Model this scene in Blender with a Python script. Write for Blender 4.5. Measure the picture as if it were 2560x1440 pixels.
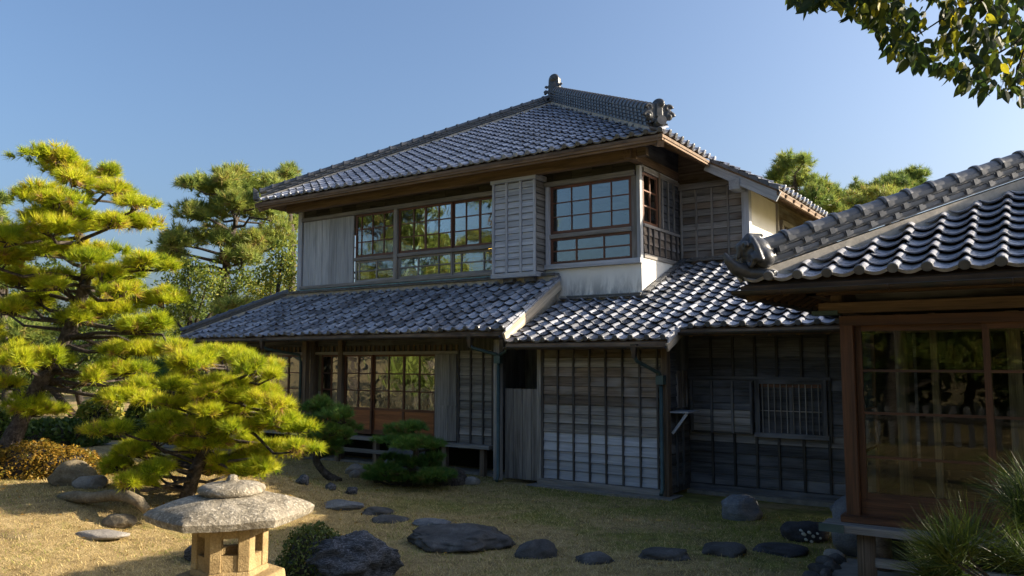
import bpy, bmesh, math, random
import numpy as np
from mathutils import Vector, Matrix, noise
for o in list(bpy.data.objects): bpy.data.objects.remove(o)
SC = bpy.context.scene
R = random.Random(7); NR = np.random.default_rng(7)
rad = math.radians
# ------------------------------------------------------------------ camera, sky, sun, exposure
FPX, CAMH = 1991.0, 2.1                      # focal length in photo pixels, eye height
PITCH, YAW = math.atan(183/FPX), rad(124.3)
cam = bpy.data.cameras.new('camera'); camo = bpy.data.objects.new('camera', cam)
SC.collection.objects.link(camo); SC.camera = camo
cam.sensor_width = 36; cam.lens = 36*FPX/2560; cam.clip_start = .05; cam.clip_end = 3000
camo.location = (0, 0, CAMH); camo.rotation_euler = (math.pi/2+PITCH, 0, YAW-math.pi/2)
SUN_A, SUN_E = rad(38), rad(22)              # azimuth from +X towards +Y, elevation
W = bpy.data.worlds.new('World'); SC.world = W; W.use_nodes = True
wn = W.node_tree; bg = wn.nodes['Background']; sk = wn.nodes.new('ShaderNodeTexSky')
sk.sky_type = 'NISHITA'; sk.sun_disc = False; sk.sun_elevation = SUN_E; sk.sun_rotation = math.pi/2-SUN_A
sk.air_density = 1.0; sk.dust_density = 5.0; sk.ozone_density = 4.0; sk.altitude = 0
wn.links.new(sk.outputs[0], bg.inputs[0]); bg.inputs[1].default_value = .093
sl = bpy.data.lights.new('sun', 'SUN'); sl.energy = 4.6; sl.angle = rad(.55); sl.color = (1, .86, .66)
so = bpy.data.objects.new('sun', sl); SC.collection.objects.link(so)
SV = Vector((math.cos(SUN_E)*math.cos(SUN_A), math.cos(SUN_E)*math.sin(SUN_A), math.sin(SUN_E)))
so.rotation_euler = SV.to_track_quat('Z', 'Y').to_euler(); so.location = SV*60
SC.view_settings.view_transform = 'Standard'; SC.view_settings.look = 'None'
SC.view_settings.exposure = 1.42; SC.view_settings.gamma = 1.0
# where a line of sight from the photographer's spot is at a given distance (used to survey positions of plants and stones)
_f = np.array([math.cos(YAW), math.sin(YAW), 0]); _r = np.array([math.sin(YAW), -math.cos(YAW), 0]); _u = np.array([0, 0, 1.])
_F = _f*math.cos(PITCH)+_u*math.sin(PITCH); _U = _u*math.cos(PITCH)-_f*math.sin(PITCH)
def survey(x, y, dist):
    d = _F+_r*(x-1280)/FPX+_U*(720-y)/FPX
    return np.array([0, 0, CAMH])+d*dist
def pxsize(n, dist): return n*dist/FPX
# ------------------------------------------------------------------ materials
def newmat(name):
    m = bpy.data.materials.new(name); m.use_nodes = True; nt = m.node_tree
    for n in list(nt.nodes): nt.nodes.remove(n)
    return m, nt
def nd(nt, typ, ins=None, **props):
    n = nt.nodes.new(typ)
    for k, v in props.items(): setattr(n, k, v)
    for k, v in (ins or {}).items():
        s = n.inputs[k]
        if isinstance(v, bpy.types.NodeSocket): nt.links.new(v, s)
        else: s.default_value = v
    return n
def c4(c): return (c[0], c[1], c[2], 1)
def ramp(nt, fac, stops):
    n = nd(nt, 'ShaderNodeValToRGB', {0: fac}); e = n.color_ramp.elements
    while len(e) < len(stops): e.new(.5)
    for i, (p, c) in enumerate(stops): e[i].position = p; e[i].color = c4(c)
    return n.outputs[0]
def mixc(nt, fac, a, b, mode='MIX'):
    n = nd(nt, 'ShaderNodeMix', data_type='RGBA', blend_type=mode)
    for i, v in ((0, fac), (6, a), (7, b)):
        if isinstance(v, bpy.types.NodeSocket): nt.links.new(v, n.inputs[i])
        else: n.inputs[i].default_value = c4(v) if i and len(v) == 3 else v
    return n.outputs[2]
def mth(nt, op, a, b=0.0, c=0.0):
    return nd(nt, 'ShaderNodeMath', {0: a, 1: b, 2: c}, operation=op).outputs[0]
def mapr(nt, v, a, b, c, d):
    return nd(nt, 'ShaderNodeMapRange', {0: v, 1: a, 2: b, 3: c, 4: d}).outputs[0]
def noi(nt, vec, scale, detail=4, rough=.55, dist=0.0):
    return nd(nt, 'ShaderNodeTexNoise', {'Vector': vec, 'Scale': scale, 'Detail': detail, 'Roughness': rough, 'Distortion': dist}).outputs[0]
def mapv(nt, vec, scale, loc=(0, 0, 0)):
    return nd(nt, 'ShaderNodeMapping', {'Vector': vec, 'Scale': scale, 'Location': loc}).outputs[0]
def bump(nt, h, strength=.4, dist=.01):
    return nd(nt, 'ShaderNodeBump', {'Strength': strength, 'Distance': dist, 'Height': h}).outputs[0]
def finish(m, nt, col, rough=.7, nrm=None, spec=.5, metal=0.0, emis=None, es=0.0):
    ins = {'Base Color': col if isinstance(col, bpy.types.NodeSocket) else c4(col), 'Roughness': rough, 'Specular IOR Level': spec, 'Metallic': metal}
    if nrm is not None: ins['Normal'] = nrm
    if emis: ins['Emission Color'] = c4(emis); ins['Emission Strength'] = es
    p = nd(nt, 'ShaderNodeBsdfPrincipled', ins)
    o = nd(nt, 'ShaderNodeOutputMaterial', {0: p.outputs[0]}); return m
def objrand(nt): return nd(nt, 'ShaderNodeObjectInfo').outputs['Random']
def islrand(nt): return nd(nt, 'ShaderNodeNewGeometry').outputs['Random Per Island']
def wood(name, dark, light, rough=.82, var=.35, streak=.6, stain=None, spec=.25):
    m, nt = newmat(name)
    g = nd(nt, 'ShaderNodeAttribute', attribute_name='gr').outputs['Vector']
    off = mth(nt, 'MULTIPLY', objrand(nt), 37.0)
    off2 = mth(nt, 'MULTIPLY', islrand(nt), 23.0)
    g = nd(nt, 'ShaderNodeVectorMath', {0: g, 1: nd(nt, 'ShaderNodeCombineXYZ', {0: off, 1: off2, 2: off}).outputs[0]}, operation='ADD').outputs[0]
    n1 = noi(nt, mapv(nt, g, (.9, 16, 16)), 1.0, 5, .6, .4)
    n2 = noi(nt, mapv(nt, g, (3, 95, 95)), 1.0, 3, .6)
    n3 = noi(nt, mapv(nt, g, (1.2, 3, 3)), 1.0, 3, .5)
    k = mth(nt, 'ADD', mth(nt, 'MULTIPLY', n1, .6), mth(nt, 'MULTIPLY', n2, .4))
    col = ramp(nt, k, [(.36, dark), (.62, light)])
    if stain: col = mixc(nt, mapr(nt, n3, .5, .72, 0, .85), col, stain)
    br = mth(nt, 'ADD', mth(nt, 'MULTIPLY', mth(nt, 'ADD', objrand(nt), -.5), var*1.6), mth(nt, 'MULTIPLY', mth(nt, 'ADD', islrand(nt), -.5), var*.5))
    br = mth(nt, 'ADD', br, 1.0)
    col = mixc(nt, 1.0, col, nd(nt, 'ShaderNodeCombineColor', {0: br, 1: br, 2: br}).outputs[0], 'MULTIPLY')
    return finish(m, nt, col, rough, bump(nt, k, streak, .006), spec)
def tilemat(name, c, var=.3, rough=.38, lichen=.25):
    m, nt = newmat(name)
    p = nd(nt, 'ShaderNodeTexCoord').outputs['Object']
    rnd = mth(nt, 'FRACT', mth(nt, 'ADD', mth(nt, 'MULTIPLY', objrand(nt), 7.13), mth(nt, 'MULTIPLY', islrand(nt), 5.7)))
    p = nd(nt, 'ShaderNodeVectorMath', {0: p, 1: nd(nt, 'ShaderNodeCombineXYZ', {0: mth(nt, 'MULTIPLY', objrand(nt), 31.0), 1: 0, 2: 0}).outputs[0]}, operation='ADD').outputs[0]
    br = mth(nt, 'ADD', mth(nt, 'MULTIPLY', mth(nt, 'ADD', rnd, -.5), var*2), 1.0)
    n = noi(nt, p, 14, 5, .6); n2 = noi(nt, p, 55, 4, .65)
    col = ramp(nt, n, [(.3, [x*.75 for x in c]), (.7, [x*1.25 for x in c])])
    col = mixc(nt, 1.0, col, nd(nt, 'ShaderNodeCombineColor', {0: br, 1: br, 2: br}).outputs[0], 'MULTIPLY')
    lf = mth(nt, 'MULTIPLY', mapr(nt, n2, .58, .7, 0, 1), mth(nt, 'MULTIPLY', mapr(nt, rnd, .3, 1.0, 0, 1), lichen))
    col = mixc(nt, lf, col, (.24, .235, .2))
    rr = mth(nt, 'ADD', mapr(nt, n, .3, .7, rough-.07, rough+.16), 0)
    return finish(m, nt, col, rr, bump(nt, n2, .12, .004), .55)
def stonemat(name, stops, scale=3.0, vein=None, rough=.85, bs=.6, fine=60, speck=None):
    m, nt = newmat(name)
    p = nd(nt, 'ShaderNodeTexCoord').outputs['Object']
    rr = mth(nt, 'MULTIPLY', objrand(nt), 50.0)
    p = nd(nt, 'ShaderNodeVectorMath', {0: p, 1: nd(nt, 'ShaderNodeCombineXYZ', {0: rr, 1: rr, 2: rr}).outputs[0]}, operation='ADD').outputs[0]
    n = noi(nt, p, scale, 8, .62, .3); fn = noi(nt, p, fine, 5, .7)
    col = ramp(nt, n, stops)
    if vein:
        v = noi(nt, mapv(nt, p, (2, 2, 9)), scale*1.3, 6, .7, 1.2)
        col = mixc(nt, mapr(nt, mth(nt, 'ABSOLUTE', mth(nt, 'ADD', v, -.5)), 0, .035, .75, 0), col, vein)
    col = mixc(nt, mapr(nt, fn, .3, .7, .55, 0), col, [x*.35 for x in stops[0][1]])
    if speck: col = mixc(nt, mapr(nt, fn, .56, .66, 0, .75), col, speck)
    h = mth(nt, 'ADD', mth(nt, 'MULTIPLY', n, 1.5), mth(nt, 'MULTIPLY', fn, .6))
    return finish(m, nt, col, rough, bump(nt, h, bs, .02), .3)
def leafmat(name, stops, transl=.3, rough=.5, attr='tv', spec=.3):
    m, nt = newmat(name)
    t = nd(nt, 'ShaderNodeAttribute', attribute_name=attr).outputs['Fac'] if attr else objrand(nt)
    col = ramp(nt, t, stops)
    p = nd(nt, 'ShaderNodeBsdfPrincipled', {'Base Color': col, 'Roughness': rough, 'Specular IOR Level': spec})
    tr = nd(nt, 'ShaderNodeBsdfTranslucent', {0: mixc(nt, .5, col, (.5, .5, .02), 'MULTIPLY') if False else col})
    mx = nd(nt, 'ShaderNodeMixShader', {0: transl, 1: p.outputs[0], 2: tr.outputs[0]})
    nd(nt, 'ShaderNodeOutputMaterial', {0: mx.outputs[0]}); return m
def glassmat(name, refl=2.2, tint=(.9, .95, .92), wob=.02, base=.06):
    m, nt = newmat(name)
    p = nd(nt, 'ShaderNodeTexCoord').outputs['Object']
    rr = mth(nt, 'MULTIPLY', objrand(nt), 50.0)
    p = nd(nt, 'ShaderNodeVectorMath', {0: p, 1: nd(nt, 'ShaderNodeCombineXYZ', {0: rr, 1: rr, 2: rr}).outputs[0]}, operation='ADD').outputs[0]
    b = bump(nt, noi(nt, p, 3.5, 2, .5, .5), wob, .1)
    fr = nd(nt, 'ShaderNodeFresnel', {0: 1.5, 1: b}).outputs[0]
    fac = nd(nt, 'ShaderNodeClamp', {0: mth(nt, 'ADD', mth(nt, 'MULTIPLY', fr, refl), base), 1: 0, 2: .95}).outputs[0]
    gl = nd(nt, 'ShaderNodeBsdfGlossy', {0: (1, 1, 1, 1), 'Roughness': .015, 'Normal': b})
    tr = nd(nt, 'ShaderNodeBsdfTransparent', {0: c4(tint)})
    mx = nd(nt, 'ShaderNodeMixShader', {0: fac, 1: tr.outputs[0], 2: gl.outputs[0]})
    nd(nt, 'ShaderNodeOutputMaterial', {0: mx.outputs[0]}); return m
def plain(name, c, rough=.6, metal=0.0, var=.2, scale=8, bs=.1, c2=None):
    m, nt = newmat(name); p = nd(nt, 'ShaderNodeTexCoord').outputs['Object']
    n = noi(nt, p, scale, 5, .6)
    col = ramp(nt, n, [(.3, c2 or [x*(1-var) for x in c]), (.7, [x*(1+var) for x in c])])
    return finish(m, nt, col, rough, bump(nt, n, bs, .01), .4, metal)
M = {}
M['w_grey'] = wood('weathered grey wood', (.27, .285, .32), (.50, .52, .57), .85, .22, .5)
M['w_silver'] = wood('silvered plank wood', (.26, .27, .285), (.48, .495, .515), .85, .25, .5)
M['w_brown'] = wood('aged brown wood', (.08, .062, .048), (.24, .19, .15), .82, .4, .6, stain=(.30, .29, .29))
M['w_mid'] = wood('grey brown wood', (.13, .12, .11), (.34, .32, .30), .84, .35, .6)
M['w_dark'] = wood('dark stained boards', (.035, .036, .04), (.125, .127, .135), .8, .4, .6, stain=(.19, .195, .21))
M['w_bat'] = wood('dark batten', (.035, .032, .03), (.11, .10, .095), .82, .3, .5)
M['w_black'] = wood('blackened boards', (.02, .019, .018), (.07, .066, .06), .85, .3, .6)
M['w_post'] = wood('old timber', (.07, .05, .036), (.21, .155, .11), .75, .25, .5)
M['w_eave'] = wood('eave timber', (.09, .06, .04), (.27, .185, .12), .75, .3, .5)
M['w_red'] = wood('red brown sash wood', (.05, .016, .007), (.17, .06, .025), .5, .25, .3, spec=.5)
M['w_redd'] = wood('dark red brown timber', (.03, .012, .006), (.12, .05, .022), .55, .2, .4, spec=.4)
M['w_aeave'] = wood('dark annex eave timber', (.035, .022, .014), (.11, .07, .042), .75, .25, .5)
M['w_redpanel'] = wood('polished red door panel', (.20, .058, .018), (.48, .165, .055), .4, .3, .2, spec=.5)
M['w_beam'] = wood('warm eave beam', (.08, .054, .036), (.23, .155, .10), .7, .2, .4)
M['w_pale'] = wood('pale bleached board', (.25, .20, .15), (.55, .47, .36), .8, .2, .5)
M['tile'] = tilemat('smoked roof tile', (.27, .29, .345), .32, .42, .4)
M['tile_old'] = tilemat('old mottled roof tile', (.26, .272, .31), .55, .46, .8)
M['tile_near'] = tilemat('near smoked roof tile', (.36, .37, .41), .18, .27, .3)
M['ridge'] = tilemat('ridge tile', (.095, .10, .112), .25, .36, .6)
M['oni'] = plain('ornament tile', (.06, .062, .066), .35, 0, .35, 14, .3)
M['mortar'] = plain('lime mortar', (.40, .365, .31), .9, 0, .25, 10, .3)
M['deck'] = plain('roof deck', (.03, .026, .022), .9)
M['copper'] = plain('green copper', (.12, .30, .30), .7, 0, .4, 12, .1)
M['gutter'] = plain('brown copper gutter', (.045, .028, .02), .5, .0, .35, 6, .05, c2=(.022, .025, .022))
M['pipe'] = plain('green downpipe', (.05, .085, .085), .5, .2, .3, 7, .05)
M['concrete'] = plain('concrete plinth', (.20, .185, .16), .9, 0, .3, 9, .3)
M['glass'] = glassmat('old window glass', 1.6, base=.03)
M['glass_bay'] = glassmat('bay window glass', 1.7, base=.02, wob=.012)
M['glass_low'] = glassmat('lower door glass', 2.2, base=.05, wob=.05)
M['glass_near'] = glassmat('near glass', .42, base=.0, wob=.004)
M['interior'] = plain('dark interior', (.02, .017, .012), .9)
M['inwall'] = plain('interior ochre wall', (.26, .22, .11), .9, 0, .2, 3)
M['shoji'] = plain('paper screen', (.5, .44, .32), .9, 0, .1, 4)
M['stone_l'] = stonemat('lantern granite', [(.3, (.28, .19, .085)), (.55, (.48, .35, .17)), (.75, (.58, .45, .24))], 5, None, .9, .7, 90, None)
M['stone_cap'] = stonemat('lichened granite', [(.3, (.15, .125, .09)), (.5, (.34, .30, .225)), (.72, (.54, .48, .38))], 9, None, .95, 1.2, 55, (.66, .60, .50))
M['stone_d'] = stonemat('dark schist', [(.35, (.02, .022, .027)), (.55, (.05, .054, .062)), (.78, (.13, .135, .15))], 3.2, (.32, .33, .37), .75, .9)
M['stone_flat'] = stonemat('dark stepping stone', [(.35, (.05, .049, .048)), (.6, (.11, .108, .106)), (.8, (.24, .235, .23))], 4, None, .8, .6)
M['stone_g'] = stonemat('grey boulder', [(.3, (.11, .12, .135)), (.55, (.2, .215, .235)), (.8, (.32, .335, .36))], 3, (.07, .075, .085), .85, .8)
M['stone_p'] = stonemat('pale stone', [(.3, (.22, .2, .18)), (.6, (.38, .35, .31)), (.8, (.5, .47, .42))], 4, None, .9, .7)
M['stone_lich'] = stonemat('lichen spotted stone', [(.35, (.03, .03, .034)), (.6, (.07, .07, .078)), (.75, (.16, .16, .165))], 6, None, .85, .8)
M['lichen'] = plain('pale lichen', (.42, .43, .38), .95, 0, .2, 30, .3)
M['bark'] = stonemat('pine bark', [(.3, (.035, .028, .024)), (.5, (.10, .082, .07)), (.72, (.22, .19, .165))], 14, (.02, .016, .014), .95, 1.2, 40)
M['bark_d'] = stonemat('dark twig bark', [(.3, (.025, .021, .018)), (.6, (.075, .062, .052))], 12, None, .95, .8, 40)
M['log'] = stonemat('weathered log', [(.3, (.16, .125, .08)), (.55, (.28, .23, .15)), (.8, (.36, .31, .22))], 9, None, .9, .8, 40)
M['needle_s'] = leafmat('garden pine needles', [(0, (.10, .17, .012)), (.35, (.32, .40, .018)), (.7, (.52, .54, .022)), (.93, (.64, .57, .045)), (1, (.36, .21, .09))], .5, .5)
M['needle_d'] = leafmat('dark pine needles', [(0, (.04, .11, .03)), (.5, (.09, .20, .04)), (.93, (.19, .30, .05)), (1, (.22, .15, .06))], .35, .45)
M['needle_n'] = leafmat('near pine needles', [(0, (.014, .032, .008)), (.5, (.034, .065, .011)), (1, (.12, .15, .02))], .3, .45)
M['needle_f'] = leafmat('far pine needles', [(0, (.08, .14, .04)), (.5, (.20, .27, .06)), (.93, (.36, .38, .07)), (1, (.30, .22, .08))], .45, .5)
M['leaf_f'] = leafmat('far broad leaves', [(0, (.05, .09, .018)), (.5, (.14, .19, .03)), (.85, (.27, .28, .035)), (1, (.40, .32, .05))], .4, .5)
M['leaf_h'] = leafmat('azalea leaves', [(0, (.09, .09, .015)), (.45, (.24, .16, .02)), (.8, (.36, .19, .022)), (1, (.30, .32, .04))], .35, .5)
M['leaf_b'] = leafmat('dark clipped leaves', [(0, (.05, .085, .018)), (.6, (.12, .15, .03)), (1, (.24, .17, .06))], .3, .45)
M['leaf_o'] = leafmat('hanging leaves', [(0, (.018, .038, .010)), (.55, (.035, .06, .012)), (.82, (.10, .13, .016)), (.93, (.30, .29, .02)), (1, (.45, .36, .012))], .5, .55, attr=None)
M['leaf_o2'] = leafmat('hanging leaf mass', [(0, (.018, .038, .010)), (.55, (.035, .06, .012)), (.82, (.10, .13, .016)), (.93, (.30, .29, .02)), (1, (.45, .36, .012))], .5, .55)
M['grass'] = leafmat('dry grass blades', [(0, (.20, .24, .03)), (.3, (.42, .32, .12)), (.7, (.60, .46, .20)), (1, (.72, .58, .30))], .25, .7)
m, nt = newmat('lamp'); finish(m, nt, (.8, .5, .15), .5, None, .3, 0, (1, .55, .10), 3.0); M['lamp'] = m
# plaster with damp stains rising from its foot (stain has its own blotchy shape)
m, nt = newmat('white plaster'); p = nd(nt, 'ShaderNodeTexCoord').outputs['Object']
n1 = noi(nt, mapv(nt, p, (6, 6, 1.6)), 1.0, 7, .72, .3); n2 = noi(nt, p, 2.2, 3)
z = nd(nt, 'ShaderNodeSeparateXYZ', {0: p}).outputs[2]
k = mth(nt, 'MULTIPLY', mapr(nt, n1, .41, .60, 0, 1), mapr(nt, z, .26, -.18, 0, 1))
col = mixc(nt, mth(nt, 'MULTIPLY', k, .85), ramp(nt, n2, [(.3, (.72, .70, .65)), (.7, (.82, .80, .75))]), (.16, .16, .17))
M['plaster'] = finish(m, nt, col, .9, bump(nt, n1, .08, .01), .2)
# ground: straw coloured lawn with moss and bare soil
m, nt = newmat('garden ground'); p = nd(nt, 'ShaderNodeNewGeometry').outputs['Position']
a = noi(nt, p, .7, 6, .62, .6); b = noi(nt, p, 5, 6, .68); c_ = noi(nt, p, 60, 5, .75); d_ = noi(nt, p, 1.9, 5, .65, .5)
xy = nd(nt, 'ShaderNodeSeparateXYZ', {0: p}); near = mth(nt, 'MULTIPLY', mapr(nt, xy.outputs[1], 7.5, 11.0, 0, .16), mapr(nt, xy.outputs[0], -9.5, -6.0, 0, 1))
col = ramp(nt, b, [(.28, (.20, .14, .06)), (.5, (.42, .31, .145)), (.72, (.58, .45, .23))])
col = mixc(nt, mapr(nt, mth(nt, 'ADD', a, near), .53, .66, 0, .8), col, ramp(nt, b, [(.3, (.09, .115, .018)), (.7, (.29, .31, .05))]))
col = mixc(nt, mapr(nt, d_, .56, .68, 0, .7), col, ramp(nt, b, [(.3, (.12, .09, .055)), (.7, (.26, .20, .12))]))
col = mixc(nt, mapr(nt, c_, .35, .62, .7, 0), col, (.06, .045, .02))
M['ground'] = finish(m, nt, col, .95, bump(nt, c_, .8, .02), .15)
# ------------------------------------------------------------------ object helpers
COL = SC.collection
WLOC = {}
def tag(o, label=None, cat=None, group=None, kind=None):
    if label: o['label'] = label
    if cat: o['category'] = cat
    if group: o['group'] = group
    if kind: o['kind'] = kind
    return o
def thing(name, loc, label, cat, group=None):
    o = bpy.data.objects.new(name, None); COL.objects.link(o); o.empty_display_size = .1
    o.location = loc; WLOC[o] = Vector(loc); return tag(o, label, cat, group)
def link(name, me, parent, wl, rot=None):
    o = bpy.data.objects.new(name, me); COL.objects.link(o)
    o.parent = parent; base = WLOC[parent] if parent else Vector((0, 0, 0))
    if rot is None: o.location = Vector(wl)-base
    else: o.matrix_basis = Matrix.Translation(-base) @ rot
    WLOC[o] = Vector(wl); return o
def mesh_np(name, V, Fc, mat, attrs=None, smooth=False):
    me = bpy.data.meshes.new(name); V = np.asarray(V, dtype=np.float32); Fc = np.asarray(Fc, dtype=np.int32)
    k = Fc.shape[1]; me.vertices.add(len(V)); me.vertices.foreach_set('co', V.ravel())
    me.loops.add(Fc.size); me.loops.foreach_set('vertex_index', Fc.ravel())
    me.polygons.add(len(Fc)); me.polygons.foreach_set('loop_start', np.arange(0, Fc.size, k, dtype=np.int32))
    me.update(calc_edges=True)
    if smooth: me.polygons.foreach_set('use_smooth', np.ones(len(Fc), dtype=bool))
    for an, av in (attrs or {}).items():
        at = me.attributes.new(an, 'FLOAT', 'POINT'); at.data.foreach_set('value', np.asarray(av, dtype=np.float32))
    me.materials.append(M[mat]); return me
def V3(*a): return np.array(a, dtype=float)
class MB:
    def __init__(s): s.v = []; s.f = []; s.g = []; s.sm = []
    def hexa(s, P, along=None, smooth=False):      # P: 8 points, bottom ring 0-3, top ring 4-7
        P = np.asarray(P, dtype=float); b = len(s.v)
        e = [P[1]-P[0], P[3]-P[0], P[4]-P[0]]; L = [np.linalg.norm(x) for x in e]
        order = sorted(range(3), key=lambda i: -L[i]) if along is None else [along]+[i for i in range(3) if i != along]
        ax = [e[i]/max(L[i], 1e-6) for i in order]; o = V3(*[R.uniform(0, 9) for _ in range(3)])
        for p in P: s.v.append(p); s.g.append(V3(p @ ax[0], p @ ax[1], p @ ax[2])*1.0+o)
        for q in ((0, 3, 2, 1), (4, 5, 6, 7), (0, 1, 5, 4), (1, 2, 6, 5), (2, 3, 7, 6), (3, 0, 4, 7)):
            s.f.append([b+i for i in q]); s.sm.append(False)
        return s
    def box(s, x0, x1, y0, y1, z0, z1, along=None):
        return s.hexa([(x0, y0, z0), (x1, y0, z0), (x1, y1, z0), (x0, y1, z0), (x0, y0, z1), (x1, y0, z1), (x1, y1, z1), (x0, y1, z1)], along)
    def bar(s, a, b, w, h, up=(0, 0, 1)):           # rectangular bar from a to b
        a, b = V3(*a), V3(*b); d = b-a; d /= np.linalg.norm(d); sd = np.cross(d, V3(*up)); sd /= np.linalg.norm(sd); u = np.cross(sd, d)
        P = [a-sd*w/2-u*h/2, b-sd*w/2-u*h/2, b+sd*w/2-u*h/2, a+sd*w/2-u*h/2, a-sd*w/2+u*h/2, b-sd*w/2+u*h/2, b+sd*w/2+u*h/2, a+sd*w/2+u*h/2]
        return s.hexa(P, 0)
    def tube(s, pts, rads, n=8, wob=0.0, cap=True):
        pts = [V3(*p) for p in pts]; b = len(s.v); m_ = len(pts); acc = 0
        t = pts[1]-pts[0]; ref = V3(0, 0, 1) if abs(t[2]) < .9*np.linalg.norm(t) else V3(1, 0, 0)
        for i, p in enumerate(pts):
            t = pts[min(i+1, m_-1)]-pts[max(i-1, 0)]; t = t/max(np.linalg.norm(t), 1e-9)
            sd = np.cross(t, ref); sd /= max(np.linalg.norm(sd), 1e-9); u = np.cross(sd, t); ref = u
            if i: acc += np.linalg.norm(p-pts[i-1])
            for k in range(n):
                a = 2*math.pi*k/n; r = rads[i]*(1+R.uniform(-wob, wob))
                s.v.append(p+(sd*math.cos(a)+u*math.sin(a))*r); s.g.append(V3(acc, math.cos(a)*.3, math.sin(a)*.3))
        for i in range(m_-1):
            for k in range(n):
                k2 = (k+1) % n; s.f.append([b+i*n+k, b+i*n+k2, b+(i+1)*n+k2, b+(i+1)*n+k]); s.sm.append(True)
        if cap: s.f.append([b+k for k in range(n)][::-1]); s.f.append([b+(m_-1)*n+k for k in range(n)]); s.sm += [False, False]
        return s
    def lathe(s, c, prof, n=24, rot=0.0, smooth=True, wob=0):
        b = len(s.v); c = V3(*c)
        for (r, z) in prof:
            for k in range(n):
                a = rot+2*math.pi*k/n; q = r*(1+R.uniform(-wob, wob)); s.v.append(c+V3(q*math.cos(a), q*math.sin(a), z)); s.g.append(V3(a, z, 0))
        for i in range(len(prof)-1):
            for k in range(n):
                k2 = (k+1) % n; s.f.append([b+i*n+k, b+i*n+k2, b+(i+1)*n+k2, b+(i+1)*n+k]); s.sm.append(smooth)
        s.f.append([b+k for k in range(n)][::-1]); s.f.append([b+(len(prof)-1)*n+k for k in range(n)]); s.sm += [False, False]
        return s
    def strip(s, P, Q):                              # quad strip between two polylines
        b = len(s.v); n = len(P)
        for p in list(P)+list(Q): s.v.append(V3(*p)); s.g.append(V3(*p))
        for i in range(n-1): s.f.append([b+i, b+i+1, b+n+i+1, b+n+i]); s.sm.append(True)
        return s
    def mesh(s, name, mat, center):
        me = bpy.data.meshes.new(name); c = V3(*center)
        me.from_pydata([tuple(p-c) for p in s.v], [], s.f); me.update()
        me.polygons.foreach_set('use_smooth', s.sm)
        at = me.attributes.new('gr', 'FLOAT_VECTOR', 'POINT'); at.data.foreach_set('vector', np.array(s.g, dtype=np.float32).ravel())
        me.materials.append(M[mat]); return me
    def build(s, name, mat, parent=None, center=None, bevel=0):
        V = np.array(s.v); c = center if center is not None else (V.min(0)+V.max(0))/2
        o = link(name, s.mesh(name, mat, c), parent, c)
        if bevel:
            md = o.modifiers.new('bevel', 'BEVEL'); md.width = bevel; md.segments = 2; md.limit_method = 'ANGLE'
        return o
def B(name, mat, parent, *a, along=None): return MB().box(*a, along=along).build(name, mat, parent)
class Fr:                                            # a wall frame: origin, direction along the wall, outward normal
    def __init__(s, O, u, n): s.O, s.u, s.n = V3(*O), V3(*u), V3(*n)
    def p(s, u, n, z): return s.O+s.u*u+s.n*n+V3(0, 0, z)
    def hx(s, mb, u0, u1, n0, n1, z0, z1, nb=None, along=None):     # nb = (n0,n1) at the top edge, when the board leans
        a, b = nb or (n0, n1)
        return mb.hexa([s.p(u0, n1, z0), s.p(u1, n1, z0), s.p(u1, n0, z0), s.p(u0, n0, z0), s.p(u0, b, z1), s.p(u1, b, z1), s.p(u1, a, z1), s.p(u0, a, z1)], along)
    def B(s, name, mat, parent, *a, along=None): return s.hx(MB(), *a, along=along).build(name, mat, parent)
FRONT = lambda Y: Fr((0, Y, 0), (1, 0, 0), (0, -1, 0))
RIGHT = lambda X: Fr((X, 0, 0), (0, 1, 0), (1, 0, 0))
def siding(wall, fr, u0, u1, z0, z1, rowh, bats, bmat='w_mid', tmat='w_brown', pick=None, bw=.035, lap=.02, skip=None):
    n = max(1, round((z1-z0)/rowh)); h = (z1-z0)/n
    for i in range(n):
        za = z0+i*h; m_ = pick(za) if pick else bmat
        segs = [(u0, u1)] if not skip else skip(za, za+h)
        for (a, b) in segs:
            j = R.uniform(-.004, .004)
            mb = MB(); fr.hx(mb, a, b, 0, lap+.014+j, za+.013, za+h+.004, (0, .012)); mb.build('board', m_, wall)
    for t in bats:
        if isinstance(t, tuple): u, a, b = t
        else: u, a, b = t, z0, z1
        fr.B('batten', tmat, wall, u-bw/2, u+bw/2, lap, lap+.036, a-.002, b+.004)
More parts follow.
